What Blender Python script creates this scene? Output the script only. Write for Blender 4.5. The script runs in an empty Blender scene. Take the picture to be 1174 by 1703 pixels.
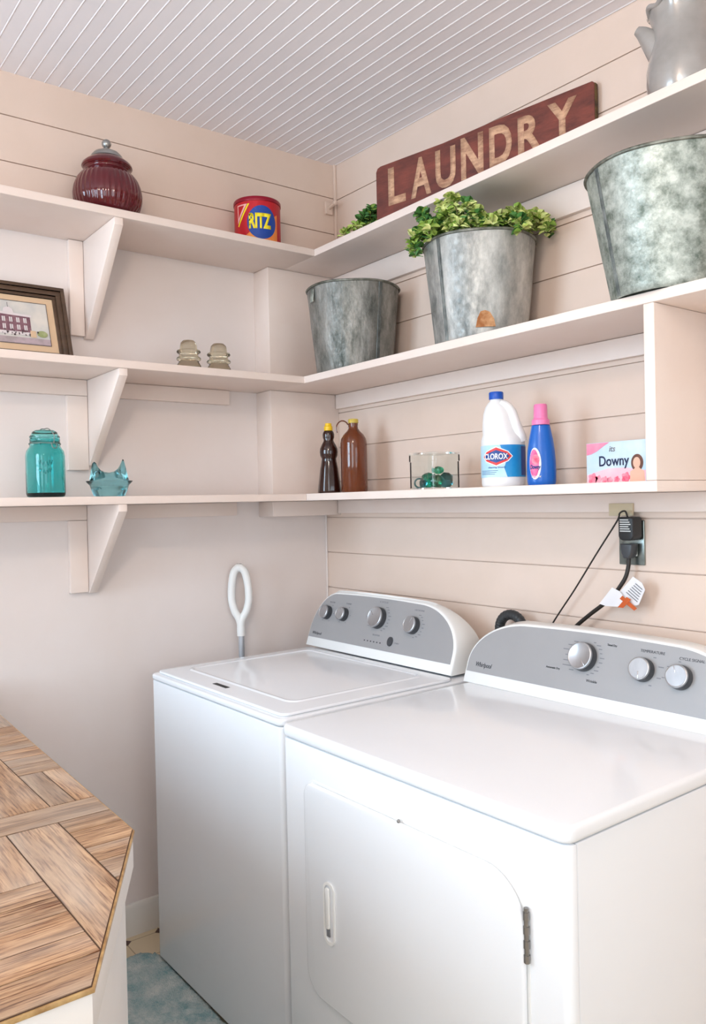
import bpy, bmesh, math, random
from mathutils import Vector, Matrix
PI = math.pi
random.seed(7)
S = bpy.context.scene
COL = S.collection

def srgb(r, g, b):
    def f(c):
        c /= 255.0
        return c / 12.92 if c <= .04045 else ((c + .055) / 1.055) ** 2.4
    return (f(r), f(g), f(b), 1.0)

# ------------------------------------------------------------------ camera
F_PX, YAW, PITCH, ROLL = 1345.4, .9229, -.0123, -.0216
cam_d = bpy.data.cameras.new('camera')
cam = bpy.data.objects.new('camera', cam_d); COL.objects.link(cam)
cy_, sy_, cp_, sp_ = math.cos(YAW), math.sin(YAW), math.cos(PITCH), math.sin(PITCH)
Fw = Vector((-sy_ * cp_, cy_ * cp_, sp_)); Rt = Vector((cy_, sy_, 0)); Up = Rt.cross(Fw)
R2 = Rt * math.cos(ROLL) + Up * math.sin(ROLL); U2 = -Rt * math.sin(ROLL) + Up * math.cos(ROLL)
cam.matrix_world = Matrix(((R2.x, U2.x, -Fw.x, 0), (R2.y, U2.y, -Fw.y, 0), (R2.z, U2.z, -Fw.z, 1.38), (0, 0, 0, 1)))
cam_d.sensor_fit = 'VERTICAL'; cam_d.sensor_height = 24; cam_d.lens = F_PX / 1703 * 24
cam_d.clip_start = .02
S.camera = cam

# ------------------------------------------------------------------ light
S.view_settings.view_transform = 'Standard'; S.view_settings.look = 'None'
S.view_settings.gamma = 1; S.view_settings.use_curve_mapping = False
S.view_settings.exposure = 0.14
w = bpy.data.worlds.new('world'); S.world = w; w.use_nodes = True
w.node_tree.nodes['Background'].inputs[0].default_value = (.75, .87, 1, 1)
w.node_tree.nodes['Background'].inputs[1].default_value = 1.0

def area(name, loc, rot, sx, sy, power, col):
    l = bpy.data.lights.new(name, 'AREA'); l.shape = 'RECTANGLE'; l.size = sx; l.size_y = sy
    l.energy = power; l.color = col
    o = bpy.data.objects.new(name, l); COL.objects.link(o); o.location = loc; o.rotation_euler = rot
    return o
area('daylight_fill_wide', (.45, -1.36, 1.62), (PI / 2 - .04, 0, 0), 1.45, 1.7, 31, (.86, .94, 1))  # added unseen fill, set high so its light clears the counter to the washer
area('daylight_window_left', (-1.75, -1.36, 1.68), (PI / 2 - .10, 0, 0), .95, 1.3, 44, (.62, .82, 1))
area('daylight_fill_side', (1.56, .55, 1.45), (PI / 2, 0, PI / 2), 1.1, 1.4, 11, (.82, .92, 1))  # added unseen side fill for the counter corner and dryer side

# ------------------------------------------------------------------ materials
def mat(name, col, rough=.5, metal=0., col2=None, nscale=8., stretch=(1, 1, 1), bump=0., bscale=60., trans=0., ior=1.45,
        spec=.5, coat=0., contrast=(.35, .65), detail=5., nrough=.55):
    m = bpy.data.materials.new(name); m.use_nodes = True
    nt = m.node_tree; b = nt.nodes['Principled BSDF']
    b.inputs['Base Color'].default_value = col; b.inputs['Roughness'].default_value = rough
    b.inputs['Metallic'].default_value = metal; b.inputs['IOR'].default_value = ior
    b.inputs['Transmission Weight'].default_value = trans; b.inputs['Specular IOR Level'].default_value = spec
    b.inputs['Coat Weight'].default_value = coat
    tc = nt.nodes.new('ShaderNodeTexCoord'); mp = nt.nodes.new('ShaderNodeMapping')
    mp.inputs['Scale'].default_value = stretch; nt.links.new(tc.outputs['Object'], mp.inputs[0])
    if col2 is not None:
        n = nt.nodes.new('ShaderNodeTexNoise'); n.inputs['Scale'].default_value = nscale; n.inputs['Detail'].default_value = detail
        n.inputs['Roughness'].default_value = nrough
        nt.links.new(mp.outputs[0], n.inputs['Vector'])
        r = nt.nodes.new('ShaderNodeValToRGB'); r.color_ramp.elements[0].position = contrast[0]; r.color_ramp.elements[1].position = contrast[1]
        r.color_ramp.elements[0].color = col; r.color_ramp.elements[1].color = col2
        nt.links.new(n.outputs['Fac'], r.inputs[0]); nt.links.new(r.outputs[0], b.inputs['Base Color'])
    if bump > 0:
        n2 = nt.nodes.new('ShaderNodeTexNoise'); n2.inputs['Scale'].default_value = bscale; n2.inputs['Detail'].default_value = 4
        nt.links.new(mp.outputs[0], n2.inputs['Vector'])
        bp = nt.nodes.new('ShaderNodeBump'); bp.inputs['Strength'].default_value = bump; bp.inputs['Distance'].default_value = .004
        nt.links.new(n2.outputs['Fac'], bp.inputs['Height']); nt.links.new(bp.outputs[0], b.inputs['Normal'])
    return m

M = {}
M['plank'] = mat('cream_painted_planks', srgb(224, 203, 188), .55, col2=srgb(228, 207, 193), nscale=5, bump=.06, bscale=40)
M['plaster'] = mat('wall_paint_daylight_tint', srgb(231, 220, 215), .6, col2=srgb(234, 224, 220), nscale=4, bump=.05, bscale=30)  # same paint as the planks, tinted cooler to carry the daylight
M['ceiling'] = mat('white_beadboard_paint', srgb(238, 233, 235), .5, col2=srgb(241, 236, 238), nscale=4)
M['shelf'] = mat('cream_shelf_paint', srgb(234, 217, 207), .42, col2=srgb(237, 222, 213), nscale=6, bump=.05, bscale=50)
M['roomwall'] = mat('white_room_paint', srgb(232, 229, 224), .6, col2=srgb(228, 225, 221), nscale=3)
M['enamel'] = mat('white_enamel', srgb(238, 240, 243), .16, col2=srgb(236, 238, 242), nscale=2, coat=.3)
M['enamel2'] = mat('white_plastic', srgb(240, 240, 238), .3, col2=srgb(237, 237, 235), nscale=3)
M['panel'] = mat('silver_grey_panel', srgb(160, 159, 160), .42, .15, col2=srgb(164, 163, 164), nscale=3)
M['knob'] = mat('brushed_steel_knob', srgb(190, 190, 192), .32, .75, col2=srgb(175, 175, 178), nscale=30, stretch=(1, 1, .1))
M['knobside'] = mat('dark_grey_plastic', srgb(66, 68, 72), .35, col2=srgb(60, 62, 66))
M['chrome'] = mat('chrome', srgb(215, 216, 220), .12, 1., col2=srgb(205, 206, 210))
M['darkgap'] = mat('dark_rubber_and_slot_shade', srgb(48, 48, 50), .6, col2=srgb(40, 40, 42))
M['print'] = mat('dark_print', srgb(60, 62, 66), .6, col2=srgb(66, 68, 72))
M['printmid'] = mat('grey_print', srgb(120, 122, 126), .6, col2=srgb(126, 128, 132))
M['black'] = mat('black_plastic', srgb(32, 32, 34), .4, col2=srgb(38, 38, 40))
M['blackrub'] = mat('black_cord_rubber', srgb(34, 29, 26), .5, col2=srgb(44, 38, 34))
M['whiteprint'] = mat('white_print', srgb(225, 225, 222), .6, col2=srgb(215, 215, 212))
M['baseboard'] = mat('white_baseboard_paint', srgb(225, 222, 216), .4, col2=srgb(220, 217, 211))

def galv(name, dark, light, sc, bmp, st):
    m = mat(name, dark, .48, .55, col2=light, nscale=sc, bump=bmp, bscale=34, stretch=st, contrast=(.34, .64), detail=9, nrough=.72)
    nt = m.node_tree; b = nt.nodes['Principled BSDF']
    v = nt.nodes.new('ShaderNodeTexVoronoi'); v.inputs['Scale'].default_value = sc * 8
    tc = [n for n in nt.nodes if n.type == 'TEX_COORD'][0]
    nt.links.new(tc.outputs['Object'], v.inputs['Vector'])
    mr = nt.nodes.new('ShaderNodeMapRange'); mr.inputs[1].default_value = 0; mr.inputs[2].default_value = .6
    mr.inputs[3].default_value = .38; mr.inputs[4].default_value = .58
    nt.links.new(v.outputs['Distance'], mr.inputs[0]); nt.links.new(mr.outputs[0], b.inputs['Roughness'])
    return m
M['galv_dark'] = galv('dark_weathered_zinc', srgb(70, 74, 68), srgb(160, 158, 152), 16, 1., (1, 1, .45))
M['galv_mid'] = galv('pale_weathered_zinc', srgb(92, 96, 94), srgb(206, 205, 200), 8, .5, (1, 1, .5))
M['galv_light'] = galv('mottled_green_grey_zinc', srgb(100, 110, 100), srgb(196, 202, 194), 26, .3, (1, 1, 1))
M['seam'] = mat('dark_seam_zinc', srgb(78, 82, 80), .5, .5, col2=srgb(130, 132, 128), nscale=30)
M['rim'] = mat('dull_rim_wire', srgb(80, 82, 72), .5, .6, col2=srgb(150, 150, 140), nscale=30)
M['rust'] = mat('orange_rust', srgb(150, 92, 48), .8, col2=srgb(206, 160, 116), nscale=40)

def glass(name, col, rough=.03, ior=1.45):
    m = bpy.data.materials.new(name); m.use_nodes = True
    nt = m.node_tree; b = nt.nodes['Principled BSDF']
    b.inputs['Roughness'].default_value = rough; b.inputs['IOR'].default_value = ior
    b.inputs['Transmission Weight'].default_value = 1
    n = nt.nodes.new('ShaderNodeTexNoise'); n.inputs['Scale'].default_value = 20
    r = nt.nodes.new('ShaderNodeValToRGB'); r.color_ramp.elements[0].color = col
    r.color_ramp.elements[1].color = tuple(min(1, c * 1.06) for c in col[:3]) + (1,)
    nt.links.new(n.outputs['Fac'], r.inputs[0]); nt.links.new(r.outputs[0], b.inputs['Base Color'])
    return m
M['g_teal'] = glass('teal_glass', srgb(130, 222, 222), .05)
M['g_aqua'] = glass('pale_aqua_glass', srgb(150, 215, 225), .12)
M['g_clear'] = glass('clear_glass', srgb(243, 246, 244), .015)
M['g_smoke'] = glass('smoky_olive_glass', srgb(214, 208, 186), .05)
M['g_red'] = mat('ruby_glass', srgb(110, 8, 26), .08, trans=.35, col2=srgb(96, 6, 20), nscale=3, coat=.6)
M['g_brown'] = mat('amber_brown_glass', srgb(112, 52, 22), .1, trans=.3, col2=srgb(126, 62, 28), nscale=3, coat=.5)
M['g_dark'] = mat('dark_syrup_in_glass', srgb(42, 17, 12), .1, trans=.1, col2=srgb(52, 22, 16), nscale=3, coat=.6)
M['g_green'] = glass('green_glass', srgb(30, 168, 126), .05)
M['g_bluegreen'] = glass('dark_teal_glass', srgb(60, 130, 140), .05)
M['pewter'] = mat('pewter', srgb(150, 150, 148), .35, .85, col2=srgb(172, 172, 170), nscale=14)
M['ceramic'] = mat('grey_glazed_ceramic', srgb(158, 154, 150), .25, .25, col2=srgb(176, 172, 168), nscale=12, coat=.5)
M['yellow'] = mat('yellow_plastic', srgb(240, 196, 24), .4, col2=srgb(234, 188, 20))
M['paleyellow'] = mat('faded_yellow_cap', srgb(205, 180, 80), .5, col2=srgb(196, 172, 76))
M['tinred'] = mat('red_tin_print', srgb(196, 28, 40), .35, .1, col2=srgb(186, 24, 36), nscale=5)
M['tinlid'] = mat('crimson_tin_lid', srgb(150, 16, 42), .35, .2, col2=srgb(140, 14, 38), nscale=5)
M['tinblue'] = mat('blue_tin_print', srgb(22, 70, 158), .4, col2=srgb(20, 64, 148))
M['tinyellow'] = mat('yellow_tin_print', srgb(246, 226, 40), .4, col2=srgb(240, 218, 36))
M['tinorange'] = mat('orange_tin_print', srgb(236, 150, 60), .4, col2=srgb(228, 120, 60), nscale=30)
M['tinpink'] = mat('pale_pink_print', srgb(244, 186, 180), .4, col2=srgb(240, 176, 170))
M['jugwhite'] = mat('white_jug_plastic', srgb(238, 238, 238), .35, col2=srgb(234, 234, 234))
M['capblue'] = mat('blue_cap_plastic', srgb(18, 86, 186), .35, col2=srgb(16, 78, 176))
M['lab_blue'] = mat('bright_blue_label', srgb(14, 126, 196), .4, col2=srgb(40, 150, 208), nscale=10)
M['lab_pale'] = mat('pale_blue_label', srgb(170, 214, 236), .4, col2=srgb(206, 230, 242), nscale=12)
M['lab_navy'] = mat('navy_label', srgb(24, 66, 140), .4, col2=srgb(20, 60, 130))
M['lab_red'] = mat('red_label', srgb(222, 52, 48), .4, col2=srgb(214, 46, 44))
M['lab_white'] = mat('white_label', srgb(244, 244, 246), .4, col2=srgb(238, 240, 244))
M['bottleblue'] = mat('royal_blue_plastic', srgb(10, 92, 184), .3, col2=srgb(14, 100, 192), nscale=4, coat=.2)
M['capink'] = mat('pink_cap_plastic', srgb(238, 130, 180), .35, col2=srgb(232, 120, 172))
M['magenta'] = mat('magenta_print', srgb(206, 62, 130), .4, col2=srgb(232, 120, 168), nscale=40)
M['box_sky'] = mat('pale_sky_box_print', srgb(214, 228, 238), .5, col2=srgb(184, 216, 236), nscale=9)
M['box_pink'] = mat('pink_box_print', srgb(238, 128, 160), .5, col2=srgb(244, 160, 184), nscale=20)
M['box_palepink'] = mat('pale_pink_box_print', srgb(244, 206, 214), .5, col2=srgb(240, 190, 204), nscale=20)
M['rose'] = mat('rose_petal_print', srgb(232, 70, 110), .5, col2=srgb(246, 168, 184), nscale=45)
M['box_navy'] = mat('navy_lettering', srgb(34, 44, 84), .5, col2=srgb(30, 40, 78))
M['skin'] = mat('skin_tone_print', srgb(238, 190, 166), .5, col2=srgb(232, 182, 158))
M['hair'] = mat('brown_hair_print', srgb(112, 70, 54), .5, col2=srgb(96, 58, 44), nscale=60)
M['frame'] = mat('dark_brown_frame_wood', srgb(74, 56, 44), .45, col2=srgb(92, 70, 54), nscale=30, stretch=(1, .15, 1))
M['mat_board'] = mat('tan_mount_board', srgb(216, 184, 150), .8, col2=srgb(222, 192, 158), nscale=8)
M['art_paper'] = mat('pale_paper_print', srgb(200, 198, 194), .8, col2=srgb(222, 214, 204), nscale=14)
M['art_brick'] = mat('maroon_brick_ink', srgb(110, 72, 84), .8, col2=srgb(146, 108, 116), nscale=60)
M['art_trim'] = mat('white_ink_trim', srgb(226, 216, 216), .8, col2=srgb(210, 200, 200))
M['art_green'] = mat('green_wash_ink', srgb(140, 150, 96), .8, col2=srgb(170, 176, 130), nscale=50)
M['art_dark'] = mat('dark_ink', srgb(62, 50, 54), .8, col2=srgb(84, 70, 74), nscale=40)
M['art_road'] = mat('mauve_wash_ink', srgb(186, 166, 172), .8, col2=srgb(160, 148, 146), nscale=40)
M['leaf'] = mat('ivy_leaf_green', srgb(112, 150, 52), .5, col2=srgb(160, 186, 84), nscale=30)
M['leaf_light'] = mat('variegated_leaf', srgb(232, 236, 160), .5, col2=srgb(178, 196, 92), nscale=60)
M['leaf_dark'] = mat('dark_leaf', srgb(58, 108, 48), .5, col2=srgb(84, 136, 62), nscale=30)
M['stem'] = mat('brown_stem', srgb(92, 84, 48), .7, col2=srgb(80, 70, 40))
M['tag_paper'] = mat('white_paper_tag', srgb(230, 228, 230), .7, col2=srgb(222, 220, 224))
M['tag_orange'] = mat('orange_warning_print', srgb(200, 96, 40), .7, col2=srgb(190, 84, 34))
M['hose'] = mat('black_rubber_hose', srgb(40, 42, 44), .45, col2=srgb(52, 54, 56))
M['plate'] = mat('brushed_steel_plate', srgb(150, 158, 154), .22, .9, col2=srgb(130, 138, 134), nscale=10)
M['tancover'] = mat('tan_painted_cover', srgb(206, 190, 160), .5, col2=srgb(200, 184, 154))
M['counter_white'] = mat('off_white_counter_paint', srgb(226, 221, 216), .45, col2=srgb(232, 227, 222), nscale=5, bump=.08, bscale=30)
M['edge_gold'] = mat('yellow_varnished_edge', srgb(196, 164, 112), .4, col2=srgb(150, 116, 74), nscale=50)
M['rug'] = mat('aqua_shag', srgb(124, 160, 166), .95, col2=srgb(206, 212, 208), nscale=16, bump=1., bscale=260, detail=9, nrough=.75)
M['steel'] = mat('grey_steel_tube', srgb(196, 200, 206), .3, .6, col2=srgb(186, 190, 196))
M['hinge'] = mat('hinge_metal', srgb(150, 146, 142), .35, .8, col2=srgb(140, 136, 132))

def sign_mat(name, a, b, thr, sc):
    m = mat(name, a, .75, col2=b, nscale=sc, stretch=(1, 1, 3.2), contrast=thr, detail=8, bump=.35, bscale=50, nrough=.7)
    return m
M['sign'] = sign_mat('worn_red_brown_board', srgb(84, 48, 44), srgb(136, 72, 60), (.36, .66), 6)
M['signletter'] = sign_mat('worn_cream_paint', srgb(212, 170, 138), srgb(134, 84, 66), (.42, .70), 22)
M['signedge'] = mat('dark_board_edge', srgb(60, 46, 34), .8, col2=srgb(110, 84, 44), nscale=60)

def wood_mat():
    m = bpy.data.materials.new('oak_look_plank_laminate'); m.use_nodes = True
    nt = m.node_tree; b = nt.nodes['Principled BSDF']; b.inputs['Roughness'].default_value = .42
    uv = nt.nodes.new('ShaderNodeUVMap'); uv.uv_map = 'UVMap'
    def noise(sx, sy, det, rough=.6, dist=0.):
        mp = nt.nodes.new('ShaderNodeMapping'); mp.inputs['Scale'].default_value = (sx, sy, 1)
        nt.links.new(uv.outputs[0], mp.inputs[0])
        n = nt.nodes.new('ShaderNodeTexNoise'); n.inputs['Scale'].default_value = 1; n.inputs['Detail'].default_value = det
        n.inputs['Roughness'].default_value = rough; n.inputs['Distortion'].default_value = dist
        nt.links.new(mp.outputs[0], n.inputs['Vector']); return n
    n1 = noise(4, 60, 8, .72, .5); n2 = noise(16, 300, 3, .6); n3 = noise(3, 9, 2)
    r = nt.nodes.new('ShaderNodeValToRGB'); e = r.color_ramp.elements
    e[0].position = .34; e[0].color = srgb(122, 92, 68); e[1].position = .62; e[1].color = srgb(196, 160, 124)
    k = e.new(.48); k.color = srgb(166, 129, 96)
    nt.links.new(n1.outputs['Fac'], r.inputs[0])
    r2 = nt.nodes.new('ShaderNodeValToRGB'); r2.color_ramp.elements[0].position = .36; r2.color_ramp.elements[0].color = srgb(150, 112, 90)
    r2.color_ramp.elements[1].position = .52; r2.color_ramp.elements[1].color = (1, 1, 1, 1)
    nt.links.new(n2.outputs['Fac'], r2.inputs[0])
    mx = nt.nodes.new('ShaderNodeMix'); mx.data_type = 'RGBA'; mx.blend_type = 'MULTIPLY'; mx.inputs[0].default_value = 1.0
    nt.links.new(r.outputs[0], mx.inputs[6]); nt.links.new(r2.outputs[0], mx.inputs[7])
    mx2 = nt.nodes.new('ShaderNodeMix'); mx2.data_type = 'RGBA'; mx2.blend_type = 'MIX'
    mr = nt.nodes.new('ShaderNodeMapRange'); mr.inputs[1].default_value = .45; mr.inputs[2].default_value = .70; mr.inputs[4].default_value = .65
    nt.links.new(n3.outputs['Fac'], mr.inputs[0]); nt.links.new(mr.outputs[0], mx2.inputs[0])
    nt.links.new(mx.outputs[2], mx2.inputs[6]); mx2.inputs[7].default_value = srgb(190, 174, 158)
    at = nt.nodes.new('ShaderNodeAttribute'); at.attribute_name = 'tint'
    mx3 = nt.nodes.new('ShaderNodeMix'); mx3.data_type = 'RGBA'; mx3.blend_type = 'MULTIPLY'; mx3.inputs[0].default_value = 1
    nt.links.new(mx2.outputs[2], mx3.inputs[6]); nt.links.new(at.outputs['Color'], mx3.inputs[7])
    nt.links.new(mx3.outputs[2], b.inputs['Base Color'])
    bp = nt.nodes.new('ShaderNodeBump'); bp.inputs['Strength'].default_value = .25; bp.inputs['Distance'].default_value = .002
    nt.links.new(n2.outputs['Fac'], bp.inputs['Height']); nt.links.new(bp.outputs[0], b.inputs['Normal'])
    return m
M['wood'] = wood_mat()
M['groove'] = mat('dark_plank_joint', srgb(84, 60, 44), .7, col2=srgb(74, 52, 38))

def floor_mat():
    m = bpy.data.materials.new('cream_vinyl_with_dark_diamonds'); m.use_nodes = True
    nt = m.node_tree; b = nt.nodes['Principled BSDF']; b.inputs['Roughness'].default_value = .35
    tc = nt.nodes.new('ShaderNodeTexCoord'); mp = nt.nodes.new('ShaderNodeMapping')
    mp.inputs['Location'].default_value = (.08, .03, 0); mp.inputs['Scale'].default_value = (8.5, 8.5, 8.5)
    nt.links.new(tc.outputs['Object'], mp.inputs[0])
    sep = nt.nodes.new('ShaderNodeSeparateXYZ'); nt.links.new(mp.outputs[0], sep.inputs[0])
    def mth(op, a, bb=None):
        n = nt.nodes.new('ShaderNodeMath'); n.operation = op
        for i, v in enumerate((a, bb)):
            if v is None: continue
            if isinstance(v, (int, float)): n.inputs[i].default_value = v
            else: nt.links.new(v, n.inputs[i])
        return n.outputs[0]
    fx = mth('ABSOLUTE', mth('SUBTRACT', mth('FRACT', sep.outputs[0]), .5))
    fy = mth('ABSOLUTE', mth('SUBTRACT', mth('FRACT', sep.outputs[1]), .5))
    dia = mth('LESS_THAN', mth('ADD', mth('SUBTRACT', .5, fx), mth('SUBTRACT', .5, fy)), .17)
    lines = mth('GREATER_THAN', mth('MAXIMUM', fx, fy), .485)
    m1 = nt.nodes.new('ShaderNodeMix'); m1.data_type = 'RGBA'; nt.links.new(lines, m1.inputs[0])
    m1.inputs[6].default_value = srgb(214, 198, 168); m1.inputs[7].default_value = srgb(168, 150, 122)
    m2 = nt.nodes.new('ShaderNodeMix'); m2.data_type = 'RGBA'; nt.links.new(dia, m2.inputs[0])
    nt.links.new(m1.outputs[2], m2.inputs[6]); m2.inputs[7].default_value = srgb(70, 40, 34)
    nt.links.new(m2.outputs[2], b.inputs['Base Color'])
    return m
M['floor'] = floor_mat()

# ------------------------------------------------------------------ mesh helpers
def finish(name, bm, m, parent=None, smooth=True, ang=38, loc=None):
    bmesh.ops.remove_doubles(bm, verts=bm.verts, dist=1e-6)
    bmesh.ops.recalc_face_normals(bm, faces=bm.faces)
    me = bpy.data.meshes.new(name); bm.to_mesh(me); bm.free()
    if smooth:
        for p in me.polygons: p.use_smooth = True
        me.set_sharp_from_angle(angle=math.radians(ang))
    for mm in (m if isinstance(m, (list, tuple)) else [m]): me.materials.append(mm)
    o = bpy.data.objects.new(name, me); COL.objects.link(o)
    if parent: o.parent = parent
    if loc: o.location = loc
    return o

def thing(name, label, cat, loc=(0, 0, 0), rz=0, group=None):
    o = bpy.data.objects.new(name, None); COL.objects.link(o)
    o.empty_display_size = .05
    o.location = loc; o.rotation_euler = (0, 0, rz); o['label'] = label; o['category'] = cat
    if group: o['group'] = group
    return o
def tag(o, label, cat, group=None):
    o['label'] = label; o['category'] = cat
    if group: o['group'] = group
    return o
def struct(o, label=None):
    o['kind'] = 'structure'
    if label: o['label'] = label; o['category'] = 'room'
    return o

def box(bm, x0, x1, y0, y1, z0, z1, bev=0., seg=3, mtx=None):
    t = bmesh.new()
    vs = [t.verts.new((x, y, z)) for z in (z0, z1) for y in (y0, y1) for x in (x0, x1)]
    for f in ((0, 1, 3, 2), (4, 5, 7, 6), (0, 1, 5, 4), (2, 3, 7, 6), (0, 2, 6, 4), (1, 3, 7, 5)):
        t.faces.new([vs[i] for i in f])
    bmesh.ops.recalc_face_normals(t, faces=t.faces)
    if bev: bmesh.ops.bevel(t, geom=t.edges, offset=bev, segments=seg, affect='EDGES', profile=.5)
    merge(bm, t, mtx)
def merge(bm, t, mtx=None):
    if mtx: bmesh.ops.transform(t, matrix=mtx, verts=t.verts)
    me = bpy.data.meshes.new('tmp'); t.to_mesh(me); t.free(); bm.from_mesh(me); bpy.data.meshes.remove(me)
def prism(bm, pts, axis, a, b, bev=0., seg=2, mtx=None):
    """pts 2D polygon extruded along axis ('x','y','z') from a to b"""
    t = bmesh.new()
    def P(p, c):
        return {'x': (c, p[0], p[1]), 'y': (p[0], c, p[1]), 'z': (p[0], p[1], c)}[axis]
    A = [t.verts.new(P(p, a)) for p in pts]; B = [t.verts.new(P(p, b)) for p in pts]
    t.faces.new(A); t.faces.new(B[::-1]); n = len(pts)
    for i in range(n): t.faces.new([A[i], A[(i + 1) % n], B[(i + 1) % n], B[i]])
    bmesh.ops.recalc_face_normals(t, faces=t.faces)
    if bev:
        es = [e for e in t.edges if (e.verts[0] in A) == (e.verts[1] in A)]
        bmesh.ops.bevel(t, geom=es, offset=bev, segments=seg, affect='EDGES', profile=.5)
    merge(bm, t, mtx)
def lathe(bm, prof, seg=48, mtx=None, sx=1., sy=1., mod=None, power=2.):
    """prof: list of (r,z). power>2 gives a squarer plan. mod(theta,z)->radius factor"""
    t = bmesh.new(); rings = []
    for r, z in prof:
        if r < 1e-6: rings.append([t.verts.new((0, 0, z))]); continue
        ring = []
        for i in range(seg):
            th = 2 * PI * i / seg; c, s = math.cos(th), math.sin(th)
            k = r * (mod(th, z) if mod else 1)
            if power != 2.: k /= (abs(c) ** power + abs(s) ** power) ** (1 / power)
            ring.append(t.verts.new((k * c * sx, k * s * sy, z)))
        rings.append(ring)
    for A, B in zip(rings, rings[1:]):
        if len(A) == 1 and len(B) == 1: continue
        for i in range(seg):
            j = (i + 1) % seg
            if len(A) == 1: t.faces.new([A[0], B[i], B[j]])
            elif len(B) == 1: t.faces.new([A[i], A[j], B[0]])
            else: t.faces.new([A[i], A[j], B[j], B[i]])
    if len(rings[0]) > 1 and len(rings[-1]) > 1 and rings[0] is not rings[-1]:
        pass
    merge(bm, t, mtx)
def tube(bm, pts, r, seg=10, closed=False, caps=True, rfun=None, flat=1.):
    pts = [Vector(p) for p in pts]; n = len(pts); rings = []
    up = None
    for i, p in enumerate(pts):
        a = pts[(i - 1) % n] if (closed or i > 0) else p; b = pts[(i + 1) % n] if (closed or i < n - 1) else p
        d = (b - a).normalized()
        if up is None:
            up = Vector((0, 0, 1)) if abs(d.z) < .9 else Vector((1, 0, 0))
        s = d.cross(up); s.normalize(); up = s.cross(d).normalized()
        rr = rfun(i / (n - 1)) * r if rfun else r
        rings.append([bm.verts.new(p + s * math.cos(2 * PI * k / seg) * rr + up * math.sin(2 * PI * k / seg) * rr * flat) for k in range(seg)])
    m = n if closed else n - 1
    for i in range(m):
        A, B = rings[i], rings[(i + 1) % n]
        for k in range(seg):
            j = (k + 1) % seg; bm.faces.new([A[k], A[j], B[j], B[k]])
    if not closed and caps: bm.faces.new(rings[0][::-1]); bm.faces.new(rings[-1])
def smooth_path(ctrl, n=12):
    c = [Vector(p) for p in ctrl]; c = [c[0] * 2 - c[1]] + c + [c[-1] * 2 - c[-2]]; out = []
    for i in range(1, len(c) - 2):
        for k in range(n):
            t = k / n; p0, p1, p2, p3 = c[i - 1:i + 3]
            out.append(.5 * ((2 * p1) + (p2 - p0) * t + (2 * p0 - 5 * p1 + 4 * p2 - p3) * t * t + (3 * p1 - p0 - 3 * p2 + p3) * t ** 3))
    out.append(c[-2]); return out
def sphere(bm, c, r, seg=24, rings=12, sx=1, sy=1, sz=1, mtx=None):
    t = bmesh.new(); bmesh.ops.create_uvsphere(t, u_segments=seg, v_segments=rings, radius=r)
    bmesh.ops.transform(t, matrix=Matrix.Translation(c) @ Matrix.Diagonal((sx, sy, sz, 1)), verts=t.verts)
    merge(bm, t, mtx)

def text_bm(body, bold=0., depth=.001):
    cu = bpy.data.curves.new('lettering', 'FONT'); cu.body = body; cu.size = 1; cu.offset = bold
    cu.resolution_u = 4
    o = bpy.data.objects.new('lettering', cu)
    me = o.to_mesh(); bm = bmesh.new(); bm.from_mesh(me); o.to_mesh_clear()
    bpy.data.objects.remove(o); bpy.data.curves.remove(cu)
    bmesh.ops.triangulate(bm, faces=bm.faces)
    return bm
def subdivide_long(bm, L):
    for _ in range(5):
        es = [e for e in bm.edges if e.calc_length() > L]
        if not es: break
        bmesh.ops.subdivide_edges(bm, edges=es, cuts=1); bmesh.ops.triangulate(bm, faces=bm.faces)
def thicken(bm, d):
    r = bmesh.ops.extrude_face_region(bm, geom=bm.faces[:])
    vs = [v for v in r['geom'] if isinstance(v, bmesh.types.BMVert)]
    bmesh.ops.translate(bm, verts=vs, vec=(0, 0, d))
def decal(name, bm, m, parent, mtx, wrap=None, off=.0006, th=.0004):
    """bm: flat in xy plane. Wrapped round a cylinder of radius wrap (axis = local y), facing +z; mtx places it."""
    if wrap: subdivide_long(bm, wrap * .2)
    bmesh.ops.recalc_face_normals(bm, faces=bm.faces)
    thicken(bm, th)
    for v in bm.verts:
        if wrap:
            a = v.co.x / wrap; rr = wrap + off + v.co.z
            v.co = Vector((math.sin(a) * rr, v.co.y, math.cos(a) * rr))
        else: v.co.z += off
    bmesh.ops.transform(bm, matrix=mtx, verts=bm.verts)
    return finish(name, bm, m, parent, smooth=False)
def text(name, body, m, parent, mtx, w, h, bold=0., wrap=None, off=.0009, slant=0., dx=0.):
    bm = text_bm(body, bold)
    xs = [v.co.x for v in bm.verts]; ys = [v.co.y for v in bm.verts]
    x0, x1, y0, y1 = min(xs), max(xs), min(ys), max(ys)
    sc = w / (x1 - x0); sy = h / (y1 - y0) if h else sc
    for v in bm.verts:
        yy = (v.co.y - (y0 + y1) / 2) * sy
        v.co = Vector(((v.co.x - (x0 + x1) / 2) * sc + slant * yy + dx, yy, 0))
    return decal(name, bm, m, parent, mtx, wrap, off)
def poly2(pts):
    bm = bmesh.new(); bm.faces.new([bm.verts.new((x, y, 0)) for x, y in pts]); bmesh.ops.triangulate(bm, faces=bm.faces); return bm
def ring2(outer, inner):
    bm = bmesh.new(); A = [bm.verts.new((x, y, 0)) for x, y in outer]; B = [bm.verts.new((x, y, 0)) for x, y in inner]; n = len(A)
    for i in range(n): bm.faces.new([A[i], A[(i + 1) % n], B[(i + 1) % n], B[i]])
    return bm
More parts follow.
